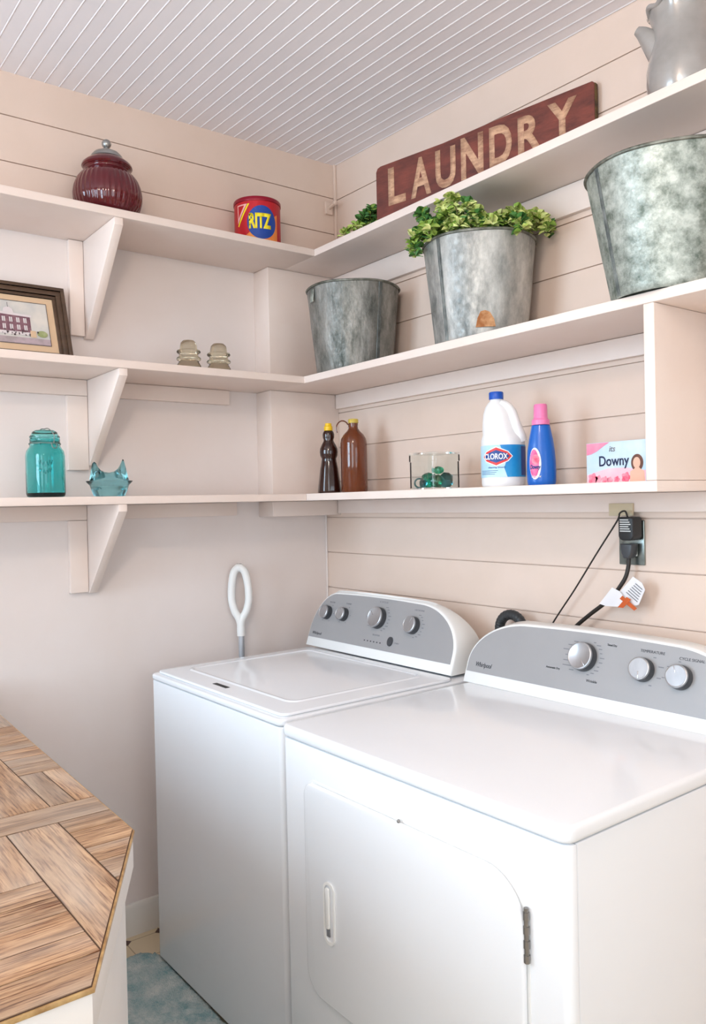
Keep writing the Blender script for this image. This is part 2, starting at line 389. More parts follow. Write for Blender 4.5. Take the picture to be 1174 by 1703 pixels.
def ell(cx, cy, rx, ry, n=28, a0=0, a1=2 * PI):
    full = abs(a1 - a0 - 2 * PI) < 1e-6
    return [(cx + rx * math.cos(a0 + (a1 - a0) * i / (n if full else n - 1)), cy + ry * math.sin(a0 + (a1 - a0) * i / (n if full else n - 1))) for i in range(n)]
def rect2(x0, x1, y0, y1): return poly2([(x0, y0), (x1, y0), (x1, y1), (x0, y1)])
def rrect(x0, x1, y0, y1, r, n=6):
    rs = r if isinstance(r, (list, tuple)) else [r] * 4     # bl, br, tr, tl
    out = []
    for (cx, cy, a, rr) in ((x0, y0, PI, rs[0]), (x1, y0, 1.5 * PI, rs[1]), (x1, y1, 0, rs[2]), (x0, y1, .5 * PI, rs[3])):
        sx = 1 if cx == x0 else -1; sy = 1 if cy == y0 else -1
        for i in range(n + 1):
            t = a + PI / 2 * i / n; out.append((cx + sx * rr + rr * math.cos(t), cy + sy * rr + rr * math.sin(t)))
    return out
def frame_m(origin, right, up):
    r = Vector(right).normalized(); u = Vector(up).normalized(); n = r.cross(u).normalized(); u = n.cross(r)
    o = Vector(origin)
    return Matrix(((r.x, u.x, n.x, o.x), (r.y, u.y, n.y, o.y), (r.z, u.z, n.z, o.z), (0, 0, 0, 1)))
def cyl_m(z=0.): # decal frame for lathe things facing local -y
    return frame_m((0, 0, z), (1, 0, 0), (0, 0, 1))
def face_cam(x, y, extra=0.): return math.atan2(-x, y) + extra

# ------------------------------------------------------------------ the room
XL, YB, XR, YF, ZC = -2.52, 1.778, 1.35, -1.2, 2.62
UPX = -2.415
ZT, ZM, ZL = 2.229, 1.800, 1.411      # tops of the three shelf levels
TH = .023

def slab(name, m, x0, x1, y0, y1, z0, z1, parent=None, bev=0.):
    bm = bmesh.new(); box(bm, x0, x1, y0, y1, z0, z1, bev); return finish(name, bm, m, parent)

struct(slab('floor', M['floor'], XL - .1, XR + .1, YF - .1, YB + .1, -.1, 0))
# ceiling: beadboard running parallel to the right wall
bm = bmesh.new()
prof = []; y = YF; pitch = .0415
def ceil_pts():
    y = YB
    out = []
    while y > YF:
        out += [(y, 0), (y - .0008, .0007), (y - .0014, .0007), (y - .0022, -.0006), (y - .0038, -.0014), (y - .0054, -.0006), (y - .0062, .0007), (y - .0068, .0007), (y - .0076, 0)]
        y -= pitch
    out.append((y, 0)); return out
cp = ceil_pts()
def cz(x): return ZC - .0224 * (x + 2.415)
A = [bm.verts.new((XL - .1, p[0], cz(XL - .1) + p[1])) for p in cp]; B = [bm.verts.new((XR + .1, p[0], cz(XR + .1) + p[1])) for p in cp]
for i in range(len(cp) - 1): bm.faces.new([A[i], A[i + 1], B[i + 1], B[i]])
A2 = [bm.verts.new((XL - .1, p, 2.9)) for p in (YB, cp[-1][0])]; B2 = [bm.verts.new((XR + .1, p, 2.9)) for p in (YB, cp[-1][0])]
bm.faces.new([A2[0], A2[1], B2[1], B2[0]])
bm.faces.new([A[0], B[0], B2[0], A2[0]]); bm.faces.new([A[-1], B[-1], B2[1], A2[1]])
bm.faces.new(A + [A2[1], A2[0]]); bm.faces.new(B + [B2[1], B2[0]])
struct(finish('ceiling', bm, M['ceiling'], ang=20))

def plank_wall(bm, lines, zbot, ztop, plane, a, b, axis, face, back):
    """lines: (z at a, z at b). grooves cut in a slab; axis 'x' (wall y=plane) or 'y' (wall x=plane); face=+-1 toward the room"""
    g, d = .0017, .007
    zs = [(zbot, zbot, 0)]
    for za, zb in sorted(lines): zs += [(za - g, zb - g, 0), (za - g * .8, zb - g * .8, 1), (za + g * .8, zb + g * .8, 1), (za + g, zb + g, 0)]
    zs.append((ztop, ztop, 0))
    def P(t, q, z): return (t, q, z) if axis == 'x' else (q, t, z)
    VA = [bm.verts.new(P(a, plane - face * d * k, za)) for za, zb, k in zs]; VB = [bm.verts.new(P(b, plane - face * d * k, zb)) for za, zb, k in zs]
    for i in range(len(zs) - 1): bm.faces.new([VA[i], VA[i + 1], VB[i + 1], VB[i]])
    Q = [bm.verts.new(P(t, back, z)) for t in (a, b) for z in (zbot, ztop)]
    bm.faces.new([Q[0], Q[1], Q[3], Q[2]])
    bm.faces.new([VA[0], VB[0], Q[2], Q[0]]); bm.faces.new([VA[-1], VB[-1], Q[3], Q[1]])
    bm.faces.new(VA + [Q[1], Q[0]]); bm.faces.new(VB + [Q[3], Q[2]])
bm = bmesh.new()
sl = -.025
L2 = [(z, z) for z in (.15, .28, .41, .54, .67, .80, .93, 1.06, 1.193, 1.324, 1.457, 1.583, 1.71, 1.845, 1.978, 2.111, 2.236)]
L2 += [(2.357, 2.357 + .01), (2.4945, 2.4945 + sl * (XR - XL) * .55)]
plank_wall(bm, L2, 0, 2.9, YB, XL - .1, XR + .1, 'x', -1, YB + .1)
struct(finish('wall_right', bm, M['plank'], smooth=False))
bm = bmesh.new(); box(bm, XL - .1, XL, YF - .1, YB, 0, 2.9)
struct(finish('wall_left', bm, M['plaster']))
bm = bmesh.new(); plank_wall(bm, [(2.366, 2.366), (2.497, 2.497)], ZT - TH + .001, 2.9, UPX, YF, YB, 'y', 1, XL)
struct(finish('trim_1', bm, M['plank'], smooth=False))
# corner post boxed out of the wall, between the shelves
bm = bmesh.new()
for z0, z1 in ((ZM, ZT - TH), (ZL, ZM - TH), (1.334, ZL - TH)):
    box(bm, XL, -2.423, 1.484, YB, z0 + .0005, z1 - .0005, .002)
struct(finish('trim_2', bm, M['shelf']))
# corner beads
bm = bmesh.new(); box(bm, UPX, UPX + .010, YB - .010, YB, ZT, 2.64, .002); struct(finish('trim_3', bm, M['plank']))
bm = bmesh.new(); box(bm, XL, XL + .008, YB - .006, YB, .1, 1.334, .002); struct(finish('trim_4', bm, M['plaster']))
bm = bmesh.new()
prism(bm, [(YB - .012, 2.60), (YB, 2.60), (YB, 2.64), (YB - .012, 2.64)], 'x', UPX, UPX + .02)
bm.free()
bm = bmesh.new()
prism(bm, [(XL, 0), (XL + .016, 0), (XL + .016, .085), (XL + .008, .098), (XL, .1)], 'y', YF, YB)
struct(finish('baseboard_left', bm, M['baseboard']))
# unseen front and right walls; wide and side windows added for fill light
bm = bmesh.new()
def wall_with_hole(bm, axis, p0, p1, a0, a1, h0, h1, z0, z1):
    for (u0, u1, w0, w1) in ((a0, h0, 0, 2.9), (h1, a1, 0, 2.9), (h0, h1, 0, z0), (h0, h1, z1, 2.9)):
        if axis == 'x': box(bm, u0, u1, p0, p1, w0, w1)
        else: box(bm, p0, p1, u0, u1, w0, w1)
for (u0, u1, w0, w1) in ((XL, -2.25, 0, 2.9), (-1.25, -.3, 0, 2.9), (1.2, XR, 0, 2.9), (-2.25, -1.25, 0, 1.0), (-2.25, -1.25, 2.35, 2.9), (-.3, 1.2, 0, .75), (-.3, 1.2, 2.48, 2.9)):
    box(bm, u0, u1, YF - .1, YF, w0, w1)
struct(finish('wall_front', bm, M['roomwall']))
bm = bmesh.new(); wall_with_hole(bm, 'y', XR, XR + .1, YF - .1, YB, 0., 1.1, .75, 2.15)
struct(finish('wall_side', bm, M['roomwall']))
bm = bmesh.new()
for u in (-.3, .43, 1.16): box(bm, u, u + .04, YF - .08, YF + .01, .75, 2.48, .003)
for z in (.75, 1.60, 2.44): box(bm, -.26, 1.16, YF - .075, YF + .005, z, z + .04, .003)
struct(finish('added_window_1', bm, M['baseboard']))  # added window frame, opening sized for the wide fill light
bm = bmesh.new()
for u in (-2.25, -1.77, -1.29): box(bm, u, u + .04, YF - .08, YF + .01, 1.0, 2.35, .003)
for z in (1.0, 1.66, 2.31): box(bm, -2.21, -1.29, YF - .075, YF + .005, z, z + .04, .003)
struct(finish('window_3', bm, M['baseboard']))
bm = bmesh.new()
for u in (0., .53, 1.06): box(bm, XR - .01, XR + .08, u, u + .04, .75, 2.15, .003)
for z in (.75, 1.43, 2.11): box(bm, XR - .005, XR + .075, .04, 1.06, z, z + .04, .003)
struct(finish('added_window_2', bm, M['baseboard']))  # added window frame for the side fill light
# hanging ceiling lamp behind the camera
def bulb_mat():
    m = bpy.data.materials.new('warm_lit_bulb'); m.use_nodes = True
    bs = m.node_tree.nodes['Principled BSDF']; bs.inputs['Emission Color'].default_value = (1, .80, .64, 1); bs.inputs['Emission Strength'].default_value = 68
    return m
lx_, ly_ = -.55, .10
t = thing('ceiling_lamp', 'small hanging globe lamp behind the camera', 'lamp', (lx_, ly_, cz(lx_)))
bm = bmesh.new(); lathe(bm, [(0, -.001), (.07, -.001), (.07, -.02), (.05, -.03), (0, -.03)]); finish('lamp_base', bm, M['chrome'], t)
bm = bmesh.new(); tube(bm, [(0, 0, -.03), (0, 0, -.22)], .008, 10); finish('lamp_rod', bm, M['chrome'], t)
bm = bmesh.new(); sphere(bm, (0, 0, -.31), .09); finish('bulb', bm, bulb_mat(), t)

# ------------------------------------------------------------------ shelves
XF = -2.235   # front of the left shelves
SHL = 'cream painted wall shelves'
def bracket(parent, z, ztip, yb, y0):
    # wedge standing on the wall + flat vertical cleat beside it
    bm = bmesh.new()
    th = .026
    zt = z - TH - .0005
    prism(bm, [(XL, zt), (XF - .004, zt), (XF - .004, zt - .02), (XL + .02, ztip), (XL, ztip)], 'y', yb, yb + th, .0015)
    br = finish('bracket', bm, M['shelf'], parent)
    return br
for z, lab, yfar, ztip, cleat_to, hasclt, vc in (
        (ZT, 'top cream wall shelf on the left wall, under the red glass jar and cracker tin', 1.553, 1.905, None, False, (.822, .866, 1.912)),
        (ZM, 'middle cream wall shelf on the left wall, carrying the framed picture and two insulators', 1.50, 1.512, (YF, 1.366, .050), True, (.805, .868, 1.497)),
        (ZL, 'lowest cream wall shelf on the left wall, carrying the teal jar and aqua dish', 1.499, 1.115, (YF, 1.385, .046), True, (.802, .857, 1.118))):
    t = thing('wall_shelf', lab, 'shelf', (0, 0, 0), 0, SHL)
    bm = bmesh.new()
    back = XL if z != ZT else XL
    box(bm, back, XF, YF, yfar, z - TH, z, .0018); finish('board', bm, M['shelf'], t)
    if cleat_to:
        bm = bmesh.new(); box(bm, XL, XL + .019, cleat_to[0], vc[1], z - TH - cleat_to[2], z - TH - .0008, .0012)
        box(bm, XL, XL + .019, vc[1] + .028, cleat_to[1], z - TH - cleat_to[2], z - TH - .0008, .0012)
        finish('cleat', bm, M['shelf'], t)
    zb = vc[2]; ztp = z - TH - (cleat_to[2] + .001 if cleat_to else .001)
    bm = bmesh.new(); box(bm, XL, XL + .019, vc[0], vc[1], zb, ztp, .0012); finish('upright_cleat', bm, M['shelf'], t)
    bracket(t, z, ztip, vc[1] + .001, 0)
XD0, XD1 = -.972, -.947
YT, YM = 1.553, 1.500
t = thing('wall_shelf', 'top cream wall shelf on the right wall, under the old wooden sign', 'shelf', (0, 0, 0), 0, SHL)
bm = bmesh.new(); box(bm, UPX + .0, .6, YT, YB, ZT - TH, ZT, .0018); box(bm, XL, UPX + .0, YT, YB, ZT - TH, ZT - .001); finish('board', bm, M['shelf'], t)
bm = bmesh.new(); box(bm, -2.42, .6, YB - .016, YB, 2.127, ZT - TH - .0008, .0012); finish('cleat', bm, M['shelf'], t)
t = thing('wall_shelf', 'middle cream wall shelf on the right wall, carrying the three galvanized buckets', 'shelf', (0, 0, 0), 0, SHL)
bm = bmesh.new(); box(bm, XL, .6, YM, YB, ZM - TH, ZM, .0018); finish('board', bm, M['shelf'], t)
bm = bmesh.new(); box(bm, -2.42, XD0, YB - .016, YB, 1.724, ZM - TH - .0008, .0012); box(bm, XD1, .6, YB - .016, YB, 1.724, ZM - TH - .0008, .0012); finish('cleat', bm, M['shelf'], t)
t = thing('wall_shelf', 'lowest cream wall shelf on the right wall, carrying bottles and the dryer sheet box', 'shelf', (0, 0, 0), 0, SHL)
bm = bmesh.new(); box(bm, XL, XD1, YM, YB, ZL - TH, ZL, .0018); finish('board', bm, M['shelf'], t)
bm = bmesh.new(); box(bm, -2.42, .6, YB - .016, YB, 1.340, ZL - TH - .0008, .0012); finish('cleat', bm, M['shelf'], t)
bm = bmesh.new(); box(bm, XD0, XD1, YM, YB, ZL + .0005, ZM - TH - .0005, .0018)
tag(finish('shelf_divider', bm, M['shelf']), 'upright cream divider board between the lower two shelves at the right', 'divider')

# wooden peg near the corner
bm = bmesh.new()
box(bm, UPX, UPX + .012, 1.725, 1.757, 2.432, 2.478, .003)
tube(bm, [(UPX + .01, 1.741, 2.455), (UPX + .045, 1.741, 2.462)], .006, 10)
sphere(bm, (UPX + .047, 1.741, 2.463), .009)
tag(finish('wall_peg', bm, M['plank']), 'small cream painted peg on the left wall near the ceiling corner', 'hook')

# ------------------------------------------------------------------ things on the left shelves
# ruby jar
t = thing('glass_jar', 'ribbed ruby red glass jar with a pewter lid on the top shelf', 'jar', (-2.316, .879, ZT))
bm = bmesh.new()
rib = lambda th, z: 1 + (.011 * math.cos(th * 38) if z < .124 else 0)
lathe(bm, [(0, .0), (.062, 0), (.078, .006), (.090, .022), (.0965, .045), (.0975, .062), (.0945, .082), (.0870, .102), (.076, .117), (.067, .125), (.062, .129), (.062, .133), (.067, .137), (.054, .137), (.054, .127), (.076, .105), (.088, .08), (.090, .05), (.07, .012), (0, .012)], 228, mod=rib)
finish('jar_body', bm, M['g_red'], t, ang=60)
bm = bmesh.new()
lathe(bm, [(0, .1375), (.068, .1375), (.072, .142), (.071, .148), (.058, .160), (.046, .1675), (0, .168)], 64)
finish('glass_lid', bm, M['g_red'], t)
bm = bmesh.new()
lathe(bm, [(0, .168), (.046, .168), (.0445, .174), (.036, .184), (.020, .192), (.008, .195), (.005, .199), (.006, .203), (0, .203)], 48)
finish('metal_cap', bm, M['pewter'], t)
bm = bmesh.new(); sphere(bm, (0, 0, .212), .0135); finish('knob', bm, M['pewter'], t)

# cracker tin
tx, ty = -2.33, 1.392
t = thing('cracker_tin', 'round red and yellow cracker tin with blue disc, on the top shelf', 'tin', (tx, ty, ZT), face_cam(tx, ty, .12))
R = .076
bm = bmesh.new(); lathe(bm, [(0, 0), (R - .002, 0), (R, .003), (R, .132), (0, .132)], 64); finish('tin_body', bm, M['tinred'], t)
bm = bmesh.new(); lathe(bm, [(0, .1325), (R + .0015, .1325), (R + .002, .134), (R + .002, .143), (R, .146), (R - .004, .146), (R - .006, .143), (0, .143)], 64); finish('tin_lid', bm, M['tinlid'], t)
decal('orange_band', rect2(-.052, .064, .004, .095), M['tinorange'], t, cyl_m(), R, .0003)
decal('red_corner', poly2([(-.075, .004), (-.050, .128), (.02, .128), (.072, .10), (.072, .130), (-.09, .130), (-.09, .004)]), M['tinred'], t, cyl_m(), R, .0006)
decal('label_disc', poly2(ell(.006, .062, .049, .054, 40)), M['tinblue'], t, cyl_m(), R, .0009)
text('lettering', 'RITZ', M['tinyellow'], t, cyl_m(.066), .074, .050, .05, R, .0013)
decal('triangle_badge', ring2([(-.082, .122), (-.042, .122), (-.080, .062)], [(-.078, .118), (-.052, .118), (-.077, .078)]), M['tinpink'], t, cyl_m(), R, .0013)
decal('badge_stripe', poly2([(-.040, .122), (-.034, .122), (-.076, .052), (-.080, .056)]), M['tinyellow'], t, cyl_m(), R, .0013)

# framed picture, leaning on the wall
t = thing('framed_picture', 'dark brown framed drawing of a brick building leaning on the middle shelf', 'picture', (-2.425, .80, ZM))
lean = math.atan2(.088, .245)
Rm = frame_m((0, 0, 0), (0, 1, 0), (-math.sin(lean), 0, math.cos(lean)))   # local: x->+y, y->up, z->room
W_, H_, fw = .36, .256, .036
def mm(p): return Rm @ Matrix.Translation(p)
bm = bmesh.new()
for (o0, o1, d0, d1) in ((0, .011, 0, .022), (.011, .026, 0, .017), (.026, fw, 0, .012)):
    for (x0, x1, y0, y1) in ((-W_ + o0, -o0, o0, o1), (-W_ + o0, -o0, H_ - o1, H_ - o0), (-W_ + o0, -W_ + o1, o1, H_ - o1), (-o1, -o0, o1, H_ - o1)):
        box(bm, x0, x1, y0, y1, d0, d1, .0015, 2, Rm)
finish('frame', bm, M['frame'], t)
def flat(name, bm, m, par, z): return decal(name, bm, m, par, Rm, None, z, .0003)
flat('mount', rect2(-W_ + fw - .002, -fw + .002, fw - .002, H_ - fw + .002), M['mat_board'], t, .006)
ax0, ax1, ay0, ay1 = -W_ + fw + .02, -fw - .020, fw + .022, H_ - fw - .020
art = flat('drawing', rect2(ax0, ax1, ay0, ay1), M['art_paper'], t, .0068)
def A_(name, pts, m, z=.0074): return flat(name, poly2(pts), M[m], art, z)
def rp(x0, x1, y0, y1): return [(x0, y0), (x1, y0), (x1, y1), (x0, y1)]
bx0, bx1 = ax0 + .01, ax1 - .052
A_('building_wall', [(bx0, .092), (bx1, .092), (bx1, .150), (bx0, .158)], 'art_brick')
A_('cornice', [(bx0, .157), (bx1 + .004, .149), (bx1 + .004, .156), (bx0, .165)], 'art_trim', .0078)
A_('porch', rp(bx0, bx1 + .012, .088, .098), 'art_trim', .0078)
A_('road', rp(ax0, ax1, ay0, .080), 'art_road', .0078)
A_('pediment', [(bx1 - .075, .158), (bx1 - .045, .158), (bx1 - .048, .172), (bx1 - .060, .178), (bx1 - .072, .172)], 'art_trim', .0082)
bmw = bmesh.new()
for i in range(9):
    x = bx0 + .008 + i * (bx1 - bx0 - .016) / 8.6
    for y0_ in (.104, .128):
        fs = [bmw.verts.new(p + (0,)) for p in rp(x, x + .009, y0_, y0_ + .016)]; bmw.faces.new(fs)
flat('windows', bmw, M['art_trim'], art, .0083)
bmw = bmesh.new()
for i in range(60):
    x = random.uniform(ax0 + .004, bx1 + .02); y = random.uniform(.083, .100); s_ = random.uniform(.0012, .003)
    bmw.faces.new([bmw.verts.new(p + (0,)) for p in rp(x, x + s_, y, y + s_ * 2.2)])
for i in range(9):
    x = bx0 + .008 + i * (bx1 - bx0 - .016) / 8.6
    for y0_ in (.104, .128): bmw.faces.new([bmw.verts.new(p + (0,)) for p in rp(x + .004, x + .005, y0_, y0_ + .016)])
A_('flagpole', rp(bx1 - .060, bx1 - .059, .176, .192), 'art_dark', .0087)
flat('ink_strokes', bmw, M['art_dark'], art, .0087)
flat('border_line', ring2(rp(ax0, ax1, ay0, ay1), rp(ax0 + .0015, ax1 - .0015, ay0 + .0015, ay1 - .0015)), M['art_dark'], art, .0086)
A_('tree', ell(ax1 - .022, .096, .015, .011, 12), 'art_green', .0084)
A_('cart', rp(bx1 - .004, bx1 + .012, .082, .104), 'mat_board', .0088)

# two glass insulators
def insulator(loc, label):
    t = thing('glass_insulator', label, 'insulator', loc, 0, 'clear glass insulators on the middle shelf')
    bm = bmesh.new()
    lathe(bm, [(0, .002), (.022, 0), (.035, 0), (.0385, .004), (.037, .010), (.031, .020), (.030, .024), (.036, .027), (.038, .031), (.036, .035), (.030, .037), (.029, .046),
               (.035, .049), (.037, .053), (.035, .057), (.027, .059), (.026, .070), (.024, .080), (.017, .087), (0, .088)], 48)
    finish('glass_shell', bm, M['g_smoke'], t)
    return t
insulator((-2.29, 1.112, ZM), 'smoky clear glass insulator, the one nearer the picture frame')
insulator((-2.29, 1.215, ZM), 'smoky clear glass insulator, the one nearer the corner bucket')

# teal preserving jar
t = thing('preserving_jar', 'tall teal glass preserving jar with wire bail on the lowest shelf', 'jar', (-2.36, .694, ZL), .3)
bm = bmesh.new()
lathe(bm, [(0, 0), (.040, 0), (.047, .004), (.0495, .012), (.0495, .118), (.047, .132), (.040, .143), (.038, .148), (.041, .152), (.038, .157), (.038, .166), (.036, .166), (.034, .15), (.036, .142), (.043, .131), (.0455, .118), (.0455, .014), (.036, .008), (0, .008)], 64, power=2.6)
finish('jar_body', bm, M['g_teal'], t)
bm = bmesh.new()
lathe(bm, [(0, .1665), (.037, .1665), (.041, .169), (.041, .174), (.037, .178), (.034, .186), (.026, .191), (.010, .192), (0, .192)], 48)
finish('glass_lid', bm, M['g_teal'], t)
bm = bmesh.new()
tube(bm, [(.0425 * math.cos(a), .0425 * math.sin(a), .153) for a in [2 * PI * i / 40 for i in range(40)]], .0013, 8, closed=True)
tube(bm, smooth_path([(.043, 0, .153), (.0445, 0, .175), (.020, 0, .1945), (0, 0, .1955), (-.020, 0, .1945), (-.0445, 0, .175), (-.043, 0, .153)]), .0013, 8)
tube(bm, smooth_path([(.043, -.008, .153), (.047, -.006, .140), (.047, .006, .140), (.043, .008, .153)]), .0013, 8)
finish('wire_bail', bm, M['galv_dark'], t)
bm = bmesh.new()
for zz, amp, hw in ((.096, .006, .42), (.074, .0045, .34)):
    pts = []
    for i in range(60):
        q = i / 59; a = -hw + 2 * hw * q + face_cam(-2.36, .694) - .3
        pts.append((.0492 * math.sin(a), -.0492 * math.cos(a), zz + amp * math.sin(q * 34) + .003 * math.sin(q * 9)))
    tube(bm, pts, .0013, 6)
finish('embossed_scroll', bm, M['g_teal'], t)
# hen shaped aqua dish
t = thing('glass_dish', 'pale aqua glass hen shaped covered dish beside the teal jar', 'dish', (-2.345, .873, ZL), face_cam(-2.345, .873, .12))
bm = bmesh.new()
lathe(bm, [(0, 0), (.038, 0), (.044, .003), (.050, .018), (.055, .034), (.066, .044), (.067, .047), (.056, .047), (0, .0475)], 72, sy=.78, mod=lambda th, z: 1 + (.02 * math.cos(th * 30) if .002 < z < .036 else 0))
finish('basket_base', bm, M['g_aqua'], t, ang=60)
bm = bmesh.new()   # hen: head on the left, tail on the right
cols = []
NU, NV = 40, 16
for i in range(NU + 1):
    u = -1 + 2 * i / NU
    x = .056 * u
    def top(u):
        pts = [(-1, .052), (-.93, .078), (-.86, .098), (-.76, .104), (-.66, .101), (-.58, .090), (-.45, .080), (-.25, .074), (0, .072), (.25, .075), (.45, .084), (.58, .096), (.70, .112), (.76, .110), (.84, .092), (.92, .070), (1, .052)]
        for (a, za), (b, zb) in zip(pts, pts[1:]):
            if a <= u <= b: return za + (zb - za) * (u - a) / (b - a)
        return .05
    h = top(u); wd = .036 * math.sqrt(max(.02, 1 - abs(u) ** 2.6)) * (1 - .55 * max(0, abs(u) - .5) / .5)
    col = []
    for j in range(NV + 1):
        a = PI * j / NV; cc, ss = math.cos(a), math.sin(a)
        hh = h - .048
        prof_ = ss ** .8
        yy = wd * (cc if abs(cc) < 1 else cc) * (1 - .45 * prof_ * (1 if abs(u) > .5 else .4))
        col.append(bm.verts.new((x, yy, .048 + hh * prof_)))
    cols.append(col)
for a, b in zip(cols, cols[1:]):
    for j in range(NV): bm.faces.new([a[j], a[j + 1], b[j + 1], b[j]])
for i in range(NU): bm.faces.new([cols[i][0], cols[i][NV], cols[i + 1][NV], cols[i + 1][0]])
bm.faces.new(cols[0]); bm.faces.new(cols[-1][::-1])
finish('hen_lid', bm, M['g_aqua'], t, ang=60)

# ------------------------------------------------------------------ buckets
def bucket(loc, label, m, rt, rb, h, rz, seam=0., dents=.0):
    t = thing('metal_bucket', label, 'bucket', loc, rz, 'galvanized metal buckets on the middle shelf')
    bm = bmesh.new()
    rnd = [random.uniform(0, 6.28) for _ in range(6)]
    def md(th, z):
        if not dents: return 1
        return 1 + dents * (math.sin(3 * th + 22 * z + rnd[0]) * .5 + math.sin(7 * th - 31 * z + rnd[1]) * .35 + math.sin(13 * th + 60 * z + rnd[2]) * .2)
    pr = [(0, .004), (rb - .004, .004), (rb - .001, 0), (rb + .001, .002)]
    n = 16
    pr += [(rb + (rt - rb) * k / n, h * k / n) for k in range(1, n + 1)]
    pr += [(rt - .0025, h)] + [(rb + (rt - rb) * k / n - .0025, h * k / n) for k in range(n - 1, 0, -1)] + [(rb - .004, .007), (0, .007)]
    lathe(bm, pr, 96, mod=md)
    finish('bucket_body', bm, m, t, ang=50)
    bm = bmesh.new()
    tube(bm, [((rt + .001) * math.cos(a), (rt + .001) * math.sin(a), h + .001 * math.sin(5 * a)) for a in [2 * PI * i / 96 for i in range(96)]], .0038, 8, closed=True)
    finish('rolled_rim', bm, M['rim'], t)
    bm = bmesh.new()
    for off in (-.0045, .0005, .0045):
        ps = []
        for k in range(9):
            q = k / 8; r = rb + (rt - rb) * q + .0005; a = seam + off / r
            ps.append((r * math.sin(a), -r * math.cos(a), h * q * .985 + .003))
        tube(bm, ps, .0016, 6)
    finish('side_seam', bm, M['seam'], t)
    return t
bx, by = -2.12, 1.624
b1 = bucket((bx, by, ZM), 'dented dark galvanized empty bucket in the corner of the middle shelf', M['galv_dark'], .151, .124, .272, face_cam(bx, by), .62, .010)
bm = bmesh.new()
a = -1.02
box(bm, -.009, .009, -.0025, 0, -.042, .0, .001, 2)
bmesh.ops.transform(bm, matrix=Matrix.Rotation(a, 4, 'Z') @ Matrix.Translation((0, -.150, .262)) @ Matrix.Rotation(-.1, 4, 'X'), verts=bm.verts)
finish('handle_ear', bm, M['galv_light'], b1)
b2x, b2y = -1.552, 1.626
b2 = bucket((b2x, b2y, ZM), 'galvanized bucket filled with trailing variegated ivy on the middle shelf', M['galv_mid'], .151, .124, .270, face_cam(b2x, b2y), -.78, .004)
bm = poly2([(-.019, 0), (.024, 0), (.021, .016), (.012, .030), (.002, .034), (-.008, .032), (-.015, .018)])
bmesh.ops.scale(bm, vec=(1.15, 1.25, 1), verts=bm.verts)
decal('rust_patch', bm, M['rust'], b2, cyl_m(.024) @ Matrix.Translation((.010, 0, 0)), .1275, .0022, .002)
bm = bmesh.new(); lathe(bm, [(0, .235), (.144, .235), (.144, .24), (0, .245)], 48); finish('potting_soil', bm, mat('dark_soil', srgb(58, 44, 32), .9, col2=srgb(80, 62, 44), nscale=60), b2)
b3x, b3y = -.972, 1.604
b3 = bucket((b3x, b3y, ZM), 'largest galvanized bucket, mottled green grey, at the right end of the shelf', M['galv_light'], .171, .121, .272, face_cam(b3x, b3y), -.98, .003)

# ivy
def leaf(bm, pos, d, size, roll, mi):
    """small pointed rounded leaf with a fold"""
    d = d.normalized(); up = Vector((0, 0, 1)); s = d.cross(up)
    if s.length < .1: s = Vector((1, 0, 0))
    s.normalize(); n = s.cross(d).normalized()
    s2 = s * math.cos(roll) + n * math.sin(roll); n2 = -s * math.sin(roll) + n * math.cos(roll)
    out = [(0, 0, 0), (.25, .34, .10), (.6, .44, .12), (.85, .24, .05), (1.0, 0, -.06)]
    mid = [(0, 0, 0), (.25, 0, 0), (.6, 0, .0), (.85, 0, -.03), (1.0, 0, -.06)]
    def P(a, sgn): return bm.verts.new(pos + (d * a[0] + s2 * a[1] * sgn + n2 * a[2]) * size)
    Mv = [P(q, 1) for q in mid]
    for sg in (1, -1):
        E_ = [Mv[0]] + [P(q, sg) for q in out[1:4]] + [Mv[4]]
        fs = [bm.faces.new([Mv[0], Mv[1], E_[1]]), bm.faces.new([Mv[1], Mv[2], E_[2], E_[1]]), bm.faces.new([Mv[2], Mv[3], E_[3], E_[2]]), bm.faces.new([Mv[3], Mv[4], E_[3]])]
        for f in fs: f.material_index = mi
def add_leaf_thick(bm):
    geom = bmesh.ops.solidify(bm, geom=bm.faces[:], thickness=.0006)
def ivy(parent, stems, size, mats, dens=14, seed=1):
    random.seed(seed)
    bs = bmesh.new(); bl = bmesh.new()
    for ctrl, pal in stems:
        pth = smooth_path(ctrl, 10); tube(bs, pth, .0013, 6)
        for i in range(1, len(pth)):
            for k in range(dens // 8 + 1):
                if random.random() > .8: continue
                p = pth[i]; a = random.uniform(0, 2 * PI); e = random.uniform(-.4, .9)
                d = Vector((math.cos(a) * math.cos(e), math.sin(a) * math.cos(e), math.sin(e)))
                leaf(bl, p + d * .002, d, size * random.uniform(.6, 1.15), random.uniform(-.6, .6), random.choice(pal))
    s = finish('stems', bs, M['stem'], parent)
    bmesh.ops.remove_doubles
    me = bpy.data.meshes.new('leaves'); bl.to_mesh(me); bl.free()
    for mm_ in mats: me.materials.append(mm_)
    for p in me.polygons: p.use_smooth = True
    o = bpy.data.objects.new('leaves', me); COL.objects.link(o); o.parent = parent
PALM = [M['leaf'], M['leaf_light'], M['leaf_dark']]
t = thing('ivy_plant', 'bushy variegated green ivy growing out of the middle bucket', 'plant', (b2x, b2y, ZM + .2445), face_cam(b2x, b2y))
stems = []
random.seed(11)
